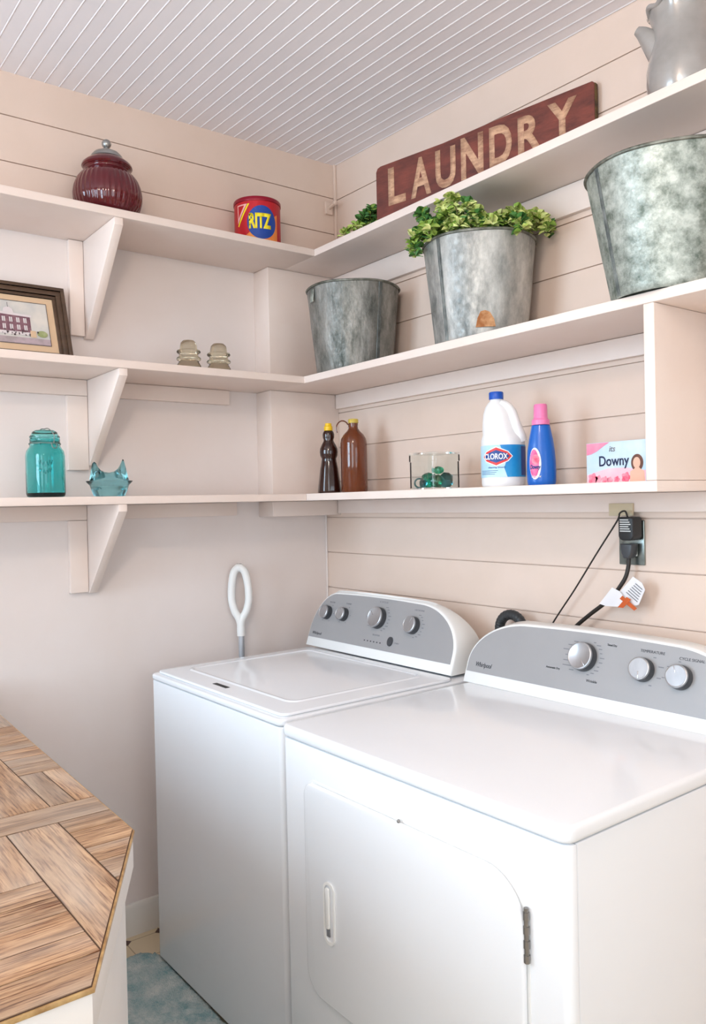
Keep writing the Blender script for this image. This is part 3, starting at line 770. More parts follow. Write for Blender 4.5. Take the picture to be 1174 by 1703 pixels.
# local frame: -y toward the viewer, +x to the viewer's right ; bucket rim at z=.0265, r=.15
for i in range(38):
    a = -PI * .98 + 2.0 * PI * i / 38
    r = random.uniform(.105, .140); x, y = r * math.cos(a), r * math.sin(a)
    left = x < -.05
    hgt = random.uniform(.05, .092) if not left else random.uniform(.04, .10)
    pal = [0, 0, 2] if x < -.09 else ([1, 1, 0, 2] if x < .02 else ([1, 0, 0, 2] if x < .08 else [1, 1, 0]))
    stems.append(([(x * .6, y * .6, .0), (x * .85, y * .85, hgt * .7), (x * 1.02, y * 1.02, hgt), (x * 1.12, y * 1.12, hgt - .012)], pal))
for i in range(20):
    r = random.uniform(0, .10); a = random.uniform(0, 2 * PI); x, y = r * math.cos(a), r * math.sin(a)
    stems.append(([(x, y, 0), (x * 1.1, y * 1.1, .05), (x * 1.2 + .01, y * 1.2, random.uniform(.06, .10))], random.choice([[0, 2], [1, 0], [1, 1, 2]])))
stems += [([(-.11, -.06, .02), (-.150, -.06, .055), (-.168, -.055, .030), (-.170, -.05, -.004)], [0, 2, 0]),
          ([(-.10, -.02, .02), (-.15, -.02, .07), (-.175, -.02, .05), (-.178, -.02, .01)], [0, 1, 2]),
          ([(-.10, .02, .02), (-.135, .02, .10), (-.150, .02, .125), (-.155, .02, .13)], [2, 2, 0]),
          ([(-.12, -.08, .02), (-.135, -.10, .055), (-.12, -.125, .04)], [0, 0, 1]),
          ([(.10, -.06, .02), (.145, -.06, .07), (.172, -.06, .055), (.178, -.06, .03)], [1, 1, 0]),
          ([(.10, .0, .02), (.16, .0, .085), (.185, .0, .07), (.192, .0, .05)], [1, 0, 2]),
          ([(.09, -.09, .02), (.10, -.125, .052), (.105, -.146, .03), (.108, -.148, .012)], [2, 0, 1]),
          ([(.02, -.10, .02), (.03, -.13, .052), (.035, -.148, .032)], [1, 1, 0]),
          ([(-.04, -.10, .02), (-.06, -.128, .10), (-.07, -.135, .118)], [1, 1, 0]),
          ([(-.07, -.08, .02), (-.085, -.10, .08), (-.095, -.11, .110)], [1, 1, 0])]
ivy(t, stems, .025, PALM, 18, 3)
t = thing('ivy_plant', 'small dark green ivy sprig on the top shelf beside the sign', 'plant', (-2.085, 1.69, ZT), .6)
random.seed(5)
bm = bmesh.new(); lathe(bm, [(0, 0), (.026, 0), (.034, .045), (.036, .048), (.030, .048), (0, .042)], 32); finish('small_pot', bm, M['stem'], t)
stems = []
for i in range(13):
    a = 2 * PI * i / 13; r = random.uniform(.03, .07)
    stems.append(([(0, 0, .03), (r * .5 * math.cos(a), r * .5 * math.sin(a), .075 + random.uniform(0, .03)), (r * math.cos(a), r * math.sin(a), .07 + random.uniform(-.02, .045))], [2, 2, 0]))
stems.append(([(0, 0, .04), (-.03, -.05, .05), (-.06, -.075, .03), (-.075, -.085, .012)], [0, 1]))
ivy(t, stems, .023, PALM, 18, 9)

# ------------------------------------------------------------------ sign
SX, SY, SL_ = -1.958, 1.600, .710
ang = math.atan2(.155, .693)
t = thing('wooden_sign', 'long worn red brown wooden sign lettered LAUNDRY on the top shelf', 'sign', (SX, SY, ZT), ang)
bm = bmesh.new()
pts = [(0, 0), (SL_, 0), (SL_, .204), (SL_ - .006, .209), (.45, .201), (.25, .189), (.018, .187), (.006, .183), (0, .172)]
prism(bm, pts, 'y', .0, .016, .0012)
finish('board', bm, M['sign'], t)
bm = bmesh.new(); box(bm, SL_ + .0002, SL_ + .003, .001, .015, .002, .203, .0008); finish('board_end', bm, M['signedge'], t)
letters = dict(L=(.047, .113, .057, .171), A=(.132, .206, .056, .172), U=(.222, .292, .058, .172), N=(.310, .384, .063, .182), D=(.403, .474, .072, .183), R=(.492, .563, .080, .182), Y=(.580, .663, .090, .188))
for ch, (x0, x1, z0, z1) in letters.items():
    text('letter', ch, M['signletter'], t, frame_m(((x0 + x1) / 2, 0, (z0 + z1) / 2), (1, 0, 0), (0, 0, 1)), x1 - x0, z1 - z0, .034, None, .0004)

# ------------------------------------------------------------------ pitcher
px_, py_ = -.972, 1.672
t = thing('pitcher', 'rounded grey glazed pitcher with a beak spout at the end of the top shelf', 'pitcher', (px_, py_, ZT), face_cam(px_, py_))
bm = bmesh.new()
lathe(bm, [(0, 0), (.058, 0), (.066, .006), (.074, .025), (.0785, .055), (.078, .085), (.071, .118), (.064, .145), (.0625, .165), (.064, .185), (.069, .205), (.073, .215), (.069, .217), (.060, .19), (.058, .16), (.066, .12), (.073, .07), (.06, .01), (0, .01)], 72,
      mod=lambda th, z: 1 + (.03 * math.cos(th * 10) * max(0, (z - .185) / .03) if z > .185 else 0))
finish('pitcher_body', bm, M['ceramic'], t)
bm = bmesh.new()
sp = smooth_path([(-.045, 0, .125), (-.066, 0, .158), (-.082, 0, .178), (-.096, 0, .190)], 8)
tube(bm, sp, .030, 20, rfun=lambda q: 1.0 - .68 * q)
finish('spout', bm, M['ceramic'], t)
bm = bmesh.new()
tube(bm, smooth_path([(.055, 0, .20), (.10, 0, .20), (.12, 0, .15), (.10, 0, .08), (.068, 0, .05)], 8), .009, 12)
finish('handle', bm, M['ceramic'], t)
bm = bmesh.new()
tube(bm, [((.071 + .003 * math.cos(9 * q)) * math.cos(q), (.071 + .003 * math.cos(9 * q)) * math.sin(q), .216 + .004 * math.cos(9 * q)) for q in [2 * PI * i / 90 for i in range(90)]], .006, 12, closed=True)
finish('scalloped_rim', bm, M['ceramic'], t)

# ------------------------------------------------------------------ lowest right shelf
lx, ly = -2.243, 1.60
t = thing('syrup_bottle', 'dark brown syrup bottle with flared skirt shape and bright yellow cap', 'bottle', (lx, ly, ZL), face_cam(lx, ly))
bm = bmesh.new()
lathe(bm, [(0, 0), (.037, 0), (.0395, .004), (.039, .012), (.034, .050), (.030, .085), (.026, .108), (.0245, .118), (.0295, .128), (.031, .140), (.030, .152), (.024, .166), (.018, .176), (.0165, .182), (.0195, .190), (.020, .200), (.018, .208), (.014, .213), (0, .213)], 48, sy=.8,
      mod=lambda th, z: 1 + (.02 * math.cos(th * 12) if z < .1 else 0))
finish('bottle_body', bm, M['g_dark'], t)
bm = bmesh.new(); lathe(bm, [(0, .213), (.0145, .213), (.0145, .227), (.0115, .229), (.0105, .238), (0, .239)], 32, mod=lambda th, z: 1 + .02 * math.cos(th * 24)); finish('cap', bm, M['yellow'], t)
lx, ly = -2.155, 1.640
t = thing('syrup_bottle', 'plain amber brown glass bottle with round shoulders and faded yellow cap', 'bottle', (lx, ly, ZL), face_cam(lx, ly))
bm = bmesh.new()
lathe(bm, [(0, 0), (.041, 0), (.0445, .005), (.0445, .165), (.042, .180), (.034, .194), (.022, .206), (.0165, .214), (.015, .222), (.016, .226), (.016, .232), (0, .232)], 56)
finish('bottle_body', bm, M['g_brown'], t)
bm = bmesh.new(); lathe(bm, [(0, .2325), (.017, .2325), (.017, .244), (.0155, .246), (0, .246)], 32); finish('cap', bm, M['paleyellow'], t)
bm = bmesh.new()
tube(bm, [(-.036 + .021 * math.cos(a), 0, .215 + .026 * math.sin(a)) for a in [-.9 + 4.6 * i / 30 for i in range(31)]], .0022, 8)
finish('ring_handle', bm, M['g_brown'], t)

# square glass box holding bits of green glass
gx, gy = -1.720, 1.600
t = thing('glass_box', 'square clear glass lidded box holding green glass pieces on the lowest shelf', 'box', (gx, gy, ZL))
s = .103; hb = .085
bm = bmesh.new()
box(bm, -s / 2, s / 2, -s / 2, s / 2, .0005, hb, .004, 3)
box(bm, -s / 2 + .003, s / 2 - .003, -s / 2 + .003, s / 2 - .003, .0035, hb + .02, .003, 3)
bm.free()
def open_box(x, y, z0, z1, th, m, name, par):
    bm = bmesh.new()
    o = rrect(-x, x, -y, y, .005, 4); i_ = rrect(-x + th, x - th, -y + th, y - th, .004, 4); n = len(o)
    O0 = [bm.verts.new((p[0], p[1], z0)) for p in o]; O1 = [bm.verts.new((p[0], p[1], z1)) for p in o]
    I0 = [bm.verts.new((p[0], p[1], z0 + th)) for p in i_]; I1 = [bm.verts.new((p[0], p[1], z1)) for p in i_]
    for k in range(n):
        j = (k + 1) % n
        bm.faces.new([O0[k], O0[j], O1[j], O1[k]]); bm.faces.new([I0[k], I0[j], I1[j], I1[k]]); bm.faces.new([O1[k], O1[j], I1[j], I1[k]])
    bm.faces.new(O0); bm.faces.new(I0)
    return finish(name, bm, m, par)
open_box(s / 2, s / 2, .0005, .080, .0045, M['g_clear'], 'box_body', t)
o_ = open_box(s / 2 + .0015, s / 2 + .0015, 0, .0245, .0045, M['g_clear'], 'box_lid', t); o_.rotation_euler = (PI, 0, 0); o_.location = (0, 0, .1055)
gp = [(-.020, -.004, 'g_green', 1.3, 'bright green glass piece at the left of the clear glass box'),
      (.021, .022, 'g_bluegreen', 1.3, 'dark teal glass piece at the back of the clear glass box'),
      (.025, -.018, 'g_green', 1.1, 'deep green glass piece in the front right of the clear glass box'),
      (-.008, -.035, 'g_bluegreen', .72, 'pale blue grey glass piece at the front of the clear glass box'),
      (-.022, .033, 'g_green', .85, 'green glass piece at the rear of the clear glass box')]
for k, (x, y, m_, sc, lab) in enumerate(gp):
    bm = bmesh.new(); random.seed(20 + k)
    bmesh.ops.create_icosphere(bm, subdivisions=2, radius=.0175 * sc)
    for v in bm.verts:
        f = 1 + .16 * math.sin(v.co.x * 260 + k) * math.cos(v.co.y * 210 + k * 2); v.co = Vector((v.co.x * 1.1 * f, v.co.y * .9 * f, v.co.z * f))
    zmin = min(v.co.z for v in bm.verts)
    o = finish('glass_piece', bm, M[m_]); o.location = (gx + x, gy + y, ZL + .0052 - zmin); tag(o, lab, 'glass', 'green glass pieces in the box')
for k, (x, y, m_, sc, lab) in enumerate([(.018, -.004, 'g_green', .8, 'green glass piece topmost in the clear glass box')]):
    bm = bmesh.new(); bmesh.ops.create_icosphere(bm, subdivisions=2, radius=.0165)
    for v in bm.verts: v.co = Vector((v.co.x * 1.25, v.co.y * .8, v.co.z * .7))
    o = finish('glass_piece', bm, M[m_]); o.location = (gx + x, gy + y, ZL + .055); tag(o, lab, 'glass', 'green glass pieces in the box')
bm = bmesh.new(); rx_ = [(-.0 + .013 * math.cos(a), 0, .0165 + .013 * math.sin(a)) for a in [2 * PI * i / 32 for i in range(32)]]
tube(bm, rx_, .0026, 10, closed=True)
o = finish('glass_ring', bm, M['g_bluegreen']); o.location = (gx - .033, gy - .028, ZL + .0030); o.rotation_euler = (0, 0, .9)
tag(o, 'teal glass ring leaning in the left of the clear glass box', 'glass')

# bleach jug
cx, cy = -1.478, 1.625
t = thing('bleach_jug', 'white bleach jug with blue label and blue cap on the lowest shelf', 'jug', (cx, cy, ZL), face_cam(cx, cy))
Rj = .0575
bm = bmesh.new()
def jugmod(th, z): return 1
# body + shoulder: offset neck to the left, handle on the right
t2 = bmesh.new()
prof = [(.053, 0, 0), (.0565, .004, 0), (.0575, .012, 0), (.0575, .118, 0), (.0570, .126, 0), (.0545, .132, -.001), (.050, .140, -.003), (.046, .155, -.0075), (.042, .175, -.0105), (.038, .195, -.0125), (.031, .213, -.014), (.023, .224, -.015), (.0165, .230, -.0155), (.0165, .236, -.0155)]
rings = []
SEG = 64
for r, z, ox in prof:
    rings.append([t2.verts.new((ox + r * math.cos(2 * PI * i / SEG), r * math.sin(2 * PI * i / SEG) * .92, z)) for i in range(SEG)])
for A_r, B_r in zip(rings, rings[1:]):
    for i in range(SEG): j = (i + 1) % SEG; t2.faces.new([A_r[i], A_r[j], B_r[j], B_r[i]])
t2.faces.new(rings[0]); t2.faces.new(rings[-1])
merge(bm, t2)
finish('jug_body', bm, M['jugwhite'], t, ang=50)
bm = bmesh.new()
tube(bm, smooth_path([(-.004, -.012, .222), (.012, -.016, .214), (.024, -.018, .198), (.031, -.020, .175), (.038, -.022, .152), (.045, -.020, .134), (.047, -.016, .122)], 8), .0135, 18, rfun=lambda q: .8 + .35 * q)
finish('handle', bm, M['jugwhite'], t)
bm = bmesh.new(); lathe(bm, [(0, .234), (.0185, .234), (.0190, .236), (.0190, .251), (.0175, .2535), (0, .2535)], 40, mtx=Matrix.Translation((-.0155, 0, 0)), mod=lambda th, z: 1 + .012 * math.cos(th * 30)); finish('cap', bm, M['capblue'], t)
LM = frame_m((0, 0, 0), (1, 0, 0), (0, 0, 1)) ; sqz = Matrix.Diagonal((1, .92, 1, 1)); LM = sqz @ LM
def lab(name, b_, m_, off=.0006): return decal(name, b_, M[m_], t, LM, Rj, off, .0003)
lab('label', rect2(-.088, .088, .026, .110), 'lab_blue')
lab('label_swoosh', poly2([(-.088, .026), (.010, .026), (.002, .050), (.006, .062), (.0, .090), (-.008, .110), (-.088, .110)]), 'lab_pale', .0010)
lab('label_back_panel', rect2(.052, .088, .030, .106), 'lab_navy', .0010)
def hexa(cx_, cy_, rx, ry): return [(cx_ - rx, cy_), (cx_ - rx * .72, cy_ + ry * .5), (cx_, cy_ + ry), (cx_ + rx * .72, cy_ + ry * .5), (cx_ + rx, cy_), (cx_ + rx * .72, cy_ - ry * .5), (cx_, cy_ - ry), (cx_ - rx * .72, cy_ - ry * .5)]
hx = -.018
lab('emblem_border', poly2(hexa(hx, .080, .043, .0265)), 'lab_white', .0014)
lab('emblem_diamond', poly2(hexa(hx, .080, .040, .0235)), 'lab_red', .0018)
lab('emblem_inner', poly2(hexa(hx, .080, .034, .0165)), 'lab_navy', .0022)
text('brand_lettering', 'CLOROX', M['lab_white'], t, LM @ Matrix.Translation((0, 0.080, 0)), .064, .0160, .03, Rj, .0027, 0, hx - .002)
text('small_print', 'cleaning bleach', M['lab_navy'], t, LM @ Matrix.Translation((0, 0.051, 0)), .046, .006, .0, Rj, .0018, 0, hx)
for k in range(3): lab('label_line', rect2(-.070, -.022 + .004 * k, .0335 + .0045 * k, .0347 + .0045 * k), 'lab_navy', .0016)

# softener bottle
dx_, dy_ = -1.352, 1.628
t = thing('softener_bottle', 'slim royal blue fabric softener bottle with a pink cap', 'bottle', (dx_, dy_, ZL), face_cam(dx_, dy_))
bm = bmesh.new()
lathe(bm, [(0, 0), (.031, 0), (.0345, .004), (.036, .012), (.0365, .035), (.0360, .062), (.0340, .090), (.030, .118), (.0255, .140), (.0235, .150), (.0225, .154), (0, .154)], 56, sy=.72)
finish('bottle_body', bm, M['bottleblue'], t)
bm = bmesh.new(); lathe(bm, [(0, .1545), (.0225, .1545), (.0225, .1665), (.0185, .170), (.0175, .173), (.0165, .204), (.015, .207), (0, .207)], 40, mod=lambda th, z: 1 + (.012 * math.cos(th * 28) if z > .17 else 0)); finish('cap', bm, M['capink'], t)
LM = Matrix.Diagonal((1, .72, 1, 1)) @ frame_m((0, 0, 0), (1, 0, 0), (0, 0, 1)) @ Matrix.Rotation(0, 4, 'Y')
def lab2(name, b_, m_, off): 
    return decal(name, b_, M[m_], t, LM, .0362, off, .0003)
lab2('label', poly2(ell(-.016, .056, .0155, .040, 30)), 'lab_white', .0012)
lab2('label_blue', poly2(ell(-.018, .056, .0125, .036, 30)), 'magenta', .0016)
lab2('flower', poly2(ell(-.014, .066, .010, .013, 20)), 'rose', .0020)
text('lettering', 'Downy', M['lab_navy'], t, LM @ Matrix.Translation((-.0, .046, 0)), .026, .014, .03, .0362, .0026, .2, -.015)
text('small_print', 'fabric softener', M['lab_white'], t, LM @ Matrix.Translation((0, .024, 0)), .024, .006, .02, .0362, .0022, 0, -.013)

# dryer sheet box
ex, ey = -1.232, 1.652
t = thing('dryer_sheet_box', 'pale blue and pink dryer sheet carton with roses against the divider', 'box', (ex, ey, ZL))
bw, bd, bh = .163, .060, .099
bm = bmesh.new(); box(bm, 0, bw, 0, bd, .0003, bh, .0008, 2); finish('carton', bm, M['box_sky'], t)
FM = frame_m((0, 0, 0), (1, 0, 0), (0, 0, 1))
def bx_(name, b_, m_, off, M4=FM): return decal(name, b_, M[m_], t, M4, None, off, .0002)
bx_('pink_corner', poly2([(.001, .070), (.001, .098), (.066, .098), (.050, .090), (.030, .078), (.014, .072)]), 'box_pink', .0003)
bx_('pink_field', poly2([(.001, .001), (bw - .001, .001), (bw - .001, .028), (.110, .036), (.060, .036), (.035, .030), (.001, .022)]), 'box_palepink', .0003)
for (cx_, cz_, r_) in ((.018, .013, .0125), (.034, .011, .009), (.066, .008, .0075), (.052, .009, .008), (.085, .009, .0075), (.110, .013, .0115)):
    bx_('rose', poly2([(cx_ + r_ * (1 + .16 * math.cos(5 * a)) * math.cos(a), max(.001, cz_ + r_ * (1 + .16 * math.cos(5 * a)) * math.sin(a))) for a in [2 * PI * i / 30 for i in range(30)]]), 'rose', .0006)
text('lettering', 'Downy', M['box_navy'], t, FM @ Matrix.Translation((.078, .050, 0)), .082, .032, .012, None, .0010)
text('small_script', 'its', M['printmid'], t, FM @ Matrix.Translation((.074, .082, 0)), .016, .013, .01, None, .0006, .2)
pr_ = bx_('woman_hair', poly2(ell(.140, .046, .016, .020, 24)), 'hair', .0006)
bx_('woman_face', poly2(ell(.139, .046, .0095, .013, 24)), 'skin', .0009)
bx_('woman_shoulders', poly2([(.120, .001), (.160, .001), (.158, .026), (.148, .032), (.144, .036), (.136, .036), (.132, .032), (.122, .026)]), 'skin', .0008)
SM = frame_m((bw, 0, 0), (0, 1, 0), (0, 0, 1))
bx_('side_pink', rect2(.001, bd - .001, .001, .030), 'box_palepink', .0003, SM)
text('side_lettering', 'Downy', M['box_navy'], t, SM @ Matrix.Translation((.030, .060, 0)), .046, .018, .012, None, .0006)

# ------------------------------------------------------------------ outlet, plugs and cords
t = thing('wall_outlet', 'steel outlet plate on the right wall under the shelf, holding two plugs', 'outlet', (-1.192, YB, 1.264))
bm = bmesh.new(); box(bm, -.036, .036, -.006, 0, -.056, .056, .002); finish('cover_plate', bm, M['plate'], t)
bm = bmesh.new()
for z in (-.02, .02): box(bm, -.017, .017, -.009, -.006, z - .014, z + .014, .002)
finish('socket', bm, M['enamel2'], t)
bm = bmesh.new(); box(bm, -1.245, -1.176, YB - .022, YB - .0165, 1.331, 1.362, .001)
tag(finish('cable_cover', bm, M['tancover']), 'small tan painted cover block above the outlet', 'cover')
t = thing('power_adapter', 'black power adapter block in the upper socket with white printing', 'adapter', (-1.179, YB - .0095, 1.299))
bm = bmesh.new(); prism(bm, rrect(-.021, .021, -.028, .030, [.012, .012, .006, .006]), 'y', -.040, -.0005, .004, 3); finish('adapter_body', bm, M['black'], t)
for k in range(6): decal('printed_line', rect2(-.015, .015 - .003 * (k % 3), -.006 + .0055 * k, -.0035 + .0055 * k), M['whiteprint'], t, frame_m((0, -.040, 0), (1, 0, 0), (0, 0, 1)), None, .0004)
cm = finish
bm = bmesh.new()
tube(bm, smooth_path([(-1.178, YB - .040, 1.328), (-1.182, YB - .045, 1.343), (-1.195, YB - .048, 1.338), (-1.205, YB - .046, 1.318), (-1.27, YB - .040, 1.236), (-1.345, YB - .034, 1.138), (-1.425, YB - .030, 1.037), (-1.47, YB - .028, .96)], 10), .0022, 8)
ac = finish('thin_cord', bm, M['blackrub'], t); ac.location = (1.179, -(YB - .0095), -1.299)
t = thing('electrical_cable', 'thick black power cord curving down from the lower socket behind the dryer', 'cord', (0, 0, 0))
bm = bmesh.new(); prism(bm, [(-.017, .0), (.017, .0), (.014, -.026), (.007, -.036), (-.007, -.036), (-.014, -.026)], 'y', -.030, -.0005, .004, 3, Matrix.Translation((-1.186, YB - .0095, 1.262))); finish('plug', bm, M['knobside'], t)
bm = bmesh.new()
tube(bm, smooth_path([(-1.186, YB - .026, 1.228), (-1.187, YB - .028, 1.205), (-1.192, YB - .032, 1.180), (-1.204, YB - .036, 1.158), (-1.225, YB - .040, 1.130), (-1.255, YB - .042, 1.105), (-1.300, YB - .042, 1.072), (-1.345, YB - .042, 1.035), (-1.40, YB - .04, .98)], 8), .0052, 10)
finish('cable', bm, M['blackrub'], t)
t = thing('warning_tag', 'white folded paper tag with orange print wrapped on the power cord', 'tag', (-1.205, YB - .050, 1.14))
TM = frame_m((0, 0, 0), (1, 0, 0), (0, 0, 1))
def tg(name, pts, m_, off, th=.0005): return decal(name, poly2(pts), M[m_], t, TM, None, off, th)
tg('wrapped_paper', [(-.048, -.030), (-.036, -.016), (-.010, .014), (.012, .006), (.028, -.012), (.022, -.032), (-.03, -.034)], 'tag_paper', .006)
tg('paper_flap', [(.004, .0), (.046, .044), (.070, .030), (.078, .014), (.060, -.024), (.034, -.030), (.012, -.010)], 'tag_paper', .0)
tg('orange_band', [(.012, -.012), (.020, -.004), (.060, -.032), (.052, -.038)], 'tag_orange', .007)
tg('orange_band', [(.006, -.034), (.022, -.034), (.044, -.012), (.032, -.006)], 'tag_orange', .0076)
for k in range(6):
    a = .004 * k
    tg('printed_line', [(.026 + a * 1.3, .008 + .0045 * k - .004), (.0275 + a * 1.3, .0095 + .0045 * k - .004), (.058 + a * .7, -.016 + .0062 * k), (.0565 + a * .7, -.0175 + .0062 * k)], 'printmid', .001)
# vent hose
t = thing('vent_hose', 'black ribbed rubber hose looping up behind the dryer console', 'hose', (0, 0, 0))
bm = bmesh.new(); pts = []
for i in range(60):
    a = -.5 + 4.1 * i / 59
    pts.append((-1.550 + .045 * math.cos(a), 1.725, 1.008 + .045 * math.sin(a)))
tube(bm, pts, .0140, 18, rfun=lambda q: 1 + .05 * math.sin(q * 240))
finish('hose_tube', bm, M['hose'], t)
bm = bmesh.new(); tube(bm, [(-1.512, 1.725, 1.012), (-1.486, 1.725, 1.034)], .012, 18); finish('hose_clamp', bm, M['steel'], t)

# ------------------------------------------------------------------ washer and dryer
HD = .015
ZD = .888
TL = math.radians(20)
def console_outline(u0, u1, v0, rx, ry, n=18, crown=.004, rxl=None):
    pts = [(u0, 0)]; rxl = rxl or rx
    for i in range(n + 1):
        a = PI - (PI / 2) * i / n; pts.append((u0 + rxl + rxl * math.cos(a), v0 + ry * math.sin(a)))
    m_ = 10
    for i in range(1, m_):
        q = i / m_; pts.append((u0 + rxl + (u1 - u0 - rx - rxl) * q, v0 + ry + crown * 4 * q * (1 - q)))
    for i in range(n + 1):
        a = PI / 2 - (PI / 2) * i / n; pts.append((u1 - rx + rx * math.cos(a), v0 + ry * math.sin(a)))
    pts.append((u1, 0)); return pts
def inset(pts, d, base):
    n = len(pts); out = []
    for i, p in enumerate(pts):
        a = Vector(pts[i - 1]) if i > 0 else Vector(pts[0]); b = Vector(pts[(i + 1)]) if i < n - 1 else Vector(pts[-1])
        tdir = (b - a).normalized() if (b - a).length > 0 else Vector((0, 1))
        nn = Vector((tdir.y, -tdir.x)); q = Vector(p) + nn * d
        out.append((q.x, max(q.y, base) if 0 < i < n - 1 else base))
    return out
def console(parent, yl, u0, u1, v0, rx, ry, yback, rxl=None):
    P0 = Vector((0, yl, ZD + .0005)); vd = Vector((0, math.sin(TL), math.cos(TL)))
    def onp(u, v, off=0.): return P0 + Vector((u, 0, 0)) + vd * v + Vector((0, -math.cos(TL), math.sin(TL))) * off
    O = console_outline(u0, u1, v0, rx, ry, rxl=rxl)
    I = inset(O, .006, 0.)
    I = [(u, v) for u, v in I]
    bm = bmesh.new()
    F0 = [bm.verts.new(onp(u, v, 0)) for u, v in I]
    F1 = [bm.verts.new(onp(u, v, -.002)) for u, v in inset(O, .002, 0)]
    F2 = [bm.verts.new(onp(u, v, -.007)) for u, v in O]
    yb = lambda v: yback - .052 * (v / .19) ** 2.2
    Bk = [bm.verts.new((u, yb(v) - .006, ZD + .0005 + v * .955)) for u, v in O]
    B1 = [bm.verts.new((u, yb(v), ZD + .0005 + v * .955)) for u, v in I]
    bm.faces.new(F0); bm.faces.new(B1[::-1]); n = len(O)
    for X_, Y_ in ((F0, F1), (F1, F2), (F2, Bk), (Bk, B1)):
        for i in range(n): j = (i + 1) % n; bm.faces.new([X_[i], X_[j], Y_[j], Y_[i]])
    shell = finish('console', bm, M['enamel2'], parent, ang=50)
    G = inset(O, .0085, .030)
    G = [(G[0][0], .030)] + [g for g in G[1:-1] if g[1] > .0301] + [(G[-1][0], .030)]
    bm = bmesh.new()
    a_ = [bm.verts.new(onp(u, v, .0003)) for u, v in G]; b_ = [bm.verts.new(onp(u, v, .0016)) for u, v in G]; n = len(G)
    bm.faces.new(b_); bm.faces.new(a_[::-1])
    for i in range(n): j = (i + 1) % n; bm.faces.new([a_[i], a_[j], b_[j], b_[i]])
    finish('control_panel', bm, M['panel'], parent, smooth=False)
    PM = frame_m(onp(0, 0, .0016), (1, 0, 0), vd)
    return onp, PM
def knob(parent, PM, u, v, r, ang_):
    k = bpy.data.objects.new('knob', None)
    bm = bmesh.new()
    lathe(bm, [(0, .0003), (r * 1.0, .0003), (r * 1.02, .003), (r * .98, .018), (0, .018)], 48)
    bmesh.ops.transform(bm, matrix=PM @ Matrix.Translation((u, v, 0)), verts=bm.verts)
    kb = finish('knob', bm, M['knobside'], parent)
    bm = bmesh.new()
    lathe(bm, [(0, .0182), (r * .97, .0182), (r * .95, .0225), (r * .88, .0235), (r * .84, .0225), (0, .0225)], 48)
    bmesh.ops.transform(bm, matrix=PM @ Matrix.Translation((u, v, 0)), verts=bm.verts)
    finish('knob_face', bm, M['knob'], kb)
    bm = bmesh.new(); box(bm, -.001, .001, r * .25, r * .86, .0226, .0234, .0003, 2)
    bmesh.ops.transform(bm, matrix=PM @ Matrix.Translation((u, v, 0)) @ Matrix.Rotation(ang_, 4, 'Z'), verts=bm.verts)
    finish('pointer', bm, M['chrome'], kb)
    bpy.data.objects.remove(k)
def ticks(parent, PM, u, v, r, a0, a1, n, ln, wd=.0011):
    bm = bmesh.new()
    for i in range(n):
        a = math.radians(a0 + (a1 - a0) * i / (n - 1)); c, s_ = math.cos(a), math.sin(a)
        sgn = 1 if c > 0 else -1
        cx_, cy_ = u + r * c, v + r * s_
        l = ln * (.6 + .5 * ((i * 7) % 3) / 2)
        q = [(cx_, cy_ - wd), (cx_ + sgn * l, cy_ - wd), (cx_ + sgn * l, cy_ + wd), (cx_, cy_ + wd)]
        bm.faces.new([bm.verts.new((p[0], p[1], 0)) for p in q])
    return decal('dial_marks', bm, M['printmid'], parent, PM, None, .0002, .0001)

def rounded_slab(bm, x0, x1, y0, y1, z0, z1, r, bev):
    prism(bm, rrect(x0, x1, y0, y1, r), 'z', z0, z1, bev, 4)

# washer
t = thing('washing_machine', 'white top loading washing machine in the corner, with grey dial console', 'washing machine', (-2.318, .975, 0), HD)
WW, WD = .722, .690
bm = bmesh.new(); rounded_slab(bm, .004, WW - .004, .002, WD, .022, .8585, .012, .003); finish('cabinet', bm, M['enamel'], t)
for x in (.04, WW - .04):
    for y in (.04, WD - .04):
        bm = bmesh.new(); lathe(bm, [(0, 0), (.02, 0), (.02, .0195), (0, .0195)], 20, Matrix.Translation((x, y, 0))); finish('foot', bm, M['darkgap'], t)
bm = bmesh.new(); rounded_slab(bm, 0, WW, -.002, WD, .8605, .8780, .022, .006); finish('top_panel', bm, M['enamel'], t)
bm = bmesh.new()
lo = rrect(.030, WW - .030, .030, .575, .03)
rounded_slab(bm, .014, WW - .014, .014, .578, .8782, .8865, .022, .004)
lid = finish('lid', bm, M['enamel'], t)
bm = bmesh.new()
o1 = rrect(.060, WW - .085, .085, .540, .035); o2 = rrect(.064, WW - .089, .089, .536, .032); o3 = rrect(.070, WW - .095, .095, .530, .028); o4 = rrect(.074, WW - .099, .099, .526, .026)
R_ = [[bm.verts.new((p[0], p[1], z)) for p in o] for o, z in ((o1, .8864), (o2, .8895), (o3, .8895), (o4, .8864))]
for A_r, B_r in zip(R_, R_[1:]):
    for i in range(len(A_r)): j = (i + 1) % len(A_r); bm.faces.new([A_r[i], A_r[j], B_r[j], B_r[i]])
finish('lid_ridge', bm, M['enamel'], lid)
bm = bmesh.new(); box(bm, .30, .375, .048, .062, .8862, .8872, .0004); finish('lid_slot_shade', bm, M['darkgap'], lid)  # dark strip standing in for the shaded slot at the lid front
onp, PM = console(t, .585, -.026, .685, .055, .185, .142, .728, .115)
for u, v, r, a in ((.058, .120, .0235, .2), (.150, .122, .0225, -.2), (.329, .128, .034, .9), (.494, .122, .0265, -.4)):
    knob(t, PM, u, v, r, a)
ticks(t, PM, .329, .128, .043, -60, 60, 9, .012); ticks(t, PM, .329, .128, .043, 140, 220, 5, .018)
ticks(t, PM, .494, .122, .036, -80, 70, 9, .010); ticks(t, PM, .150, .122, .030, -60, 240, 6, .005); ticks(t, PM, .058, .120, .031, -60, 240, 6, .005)
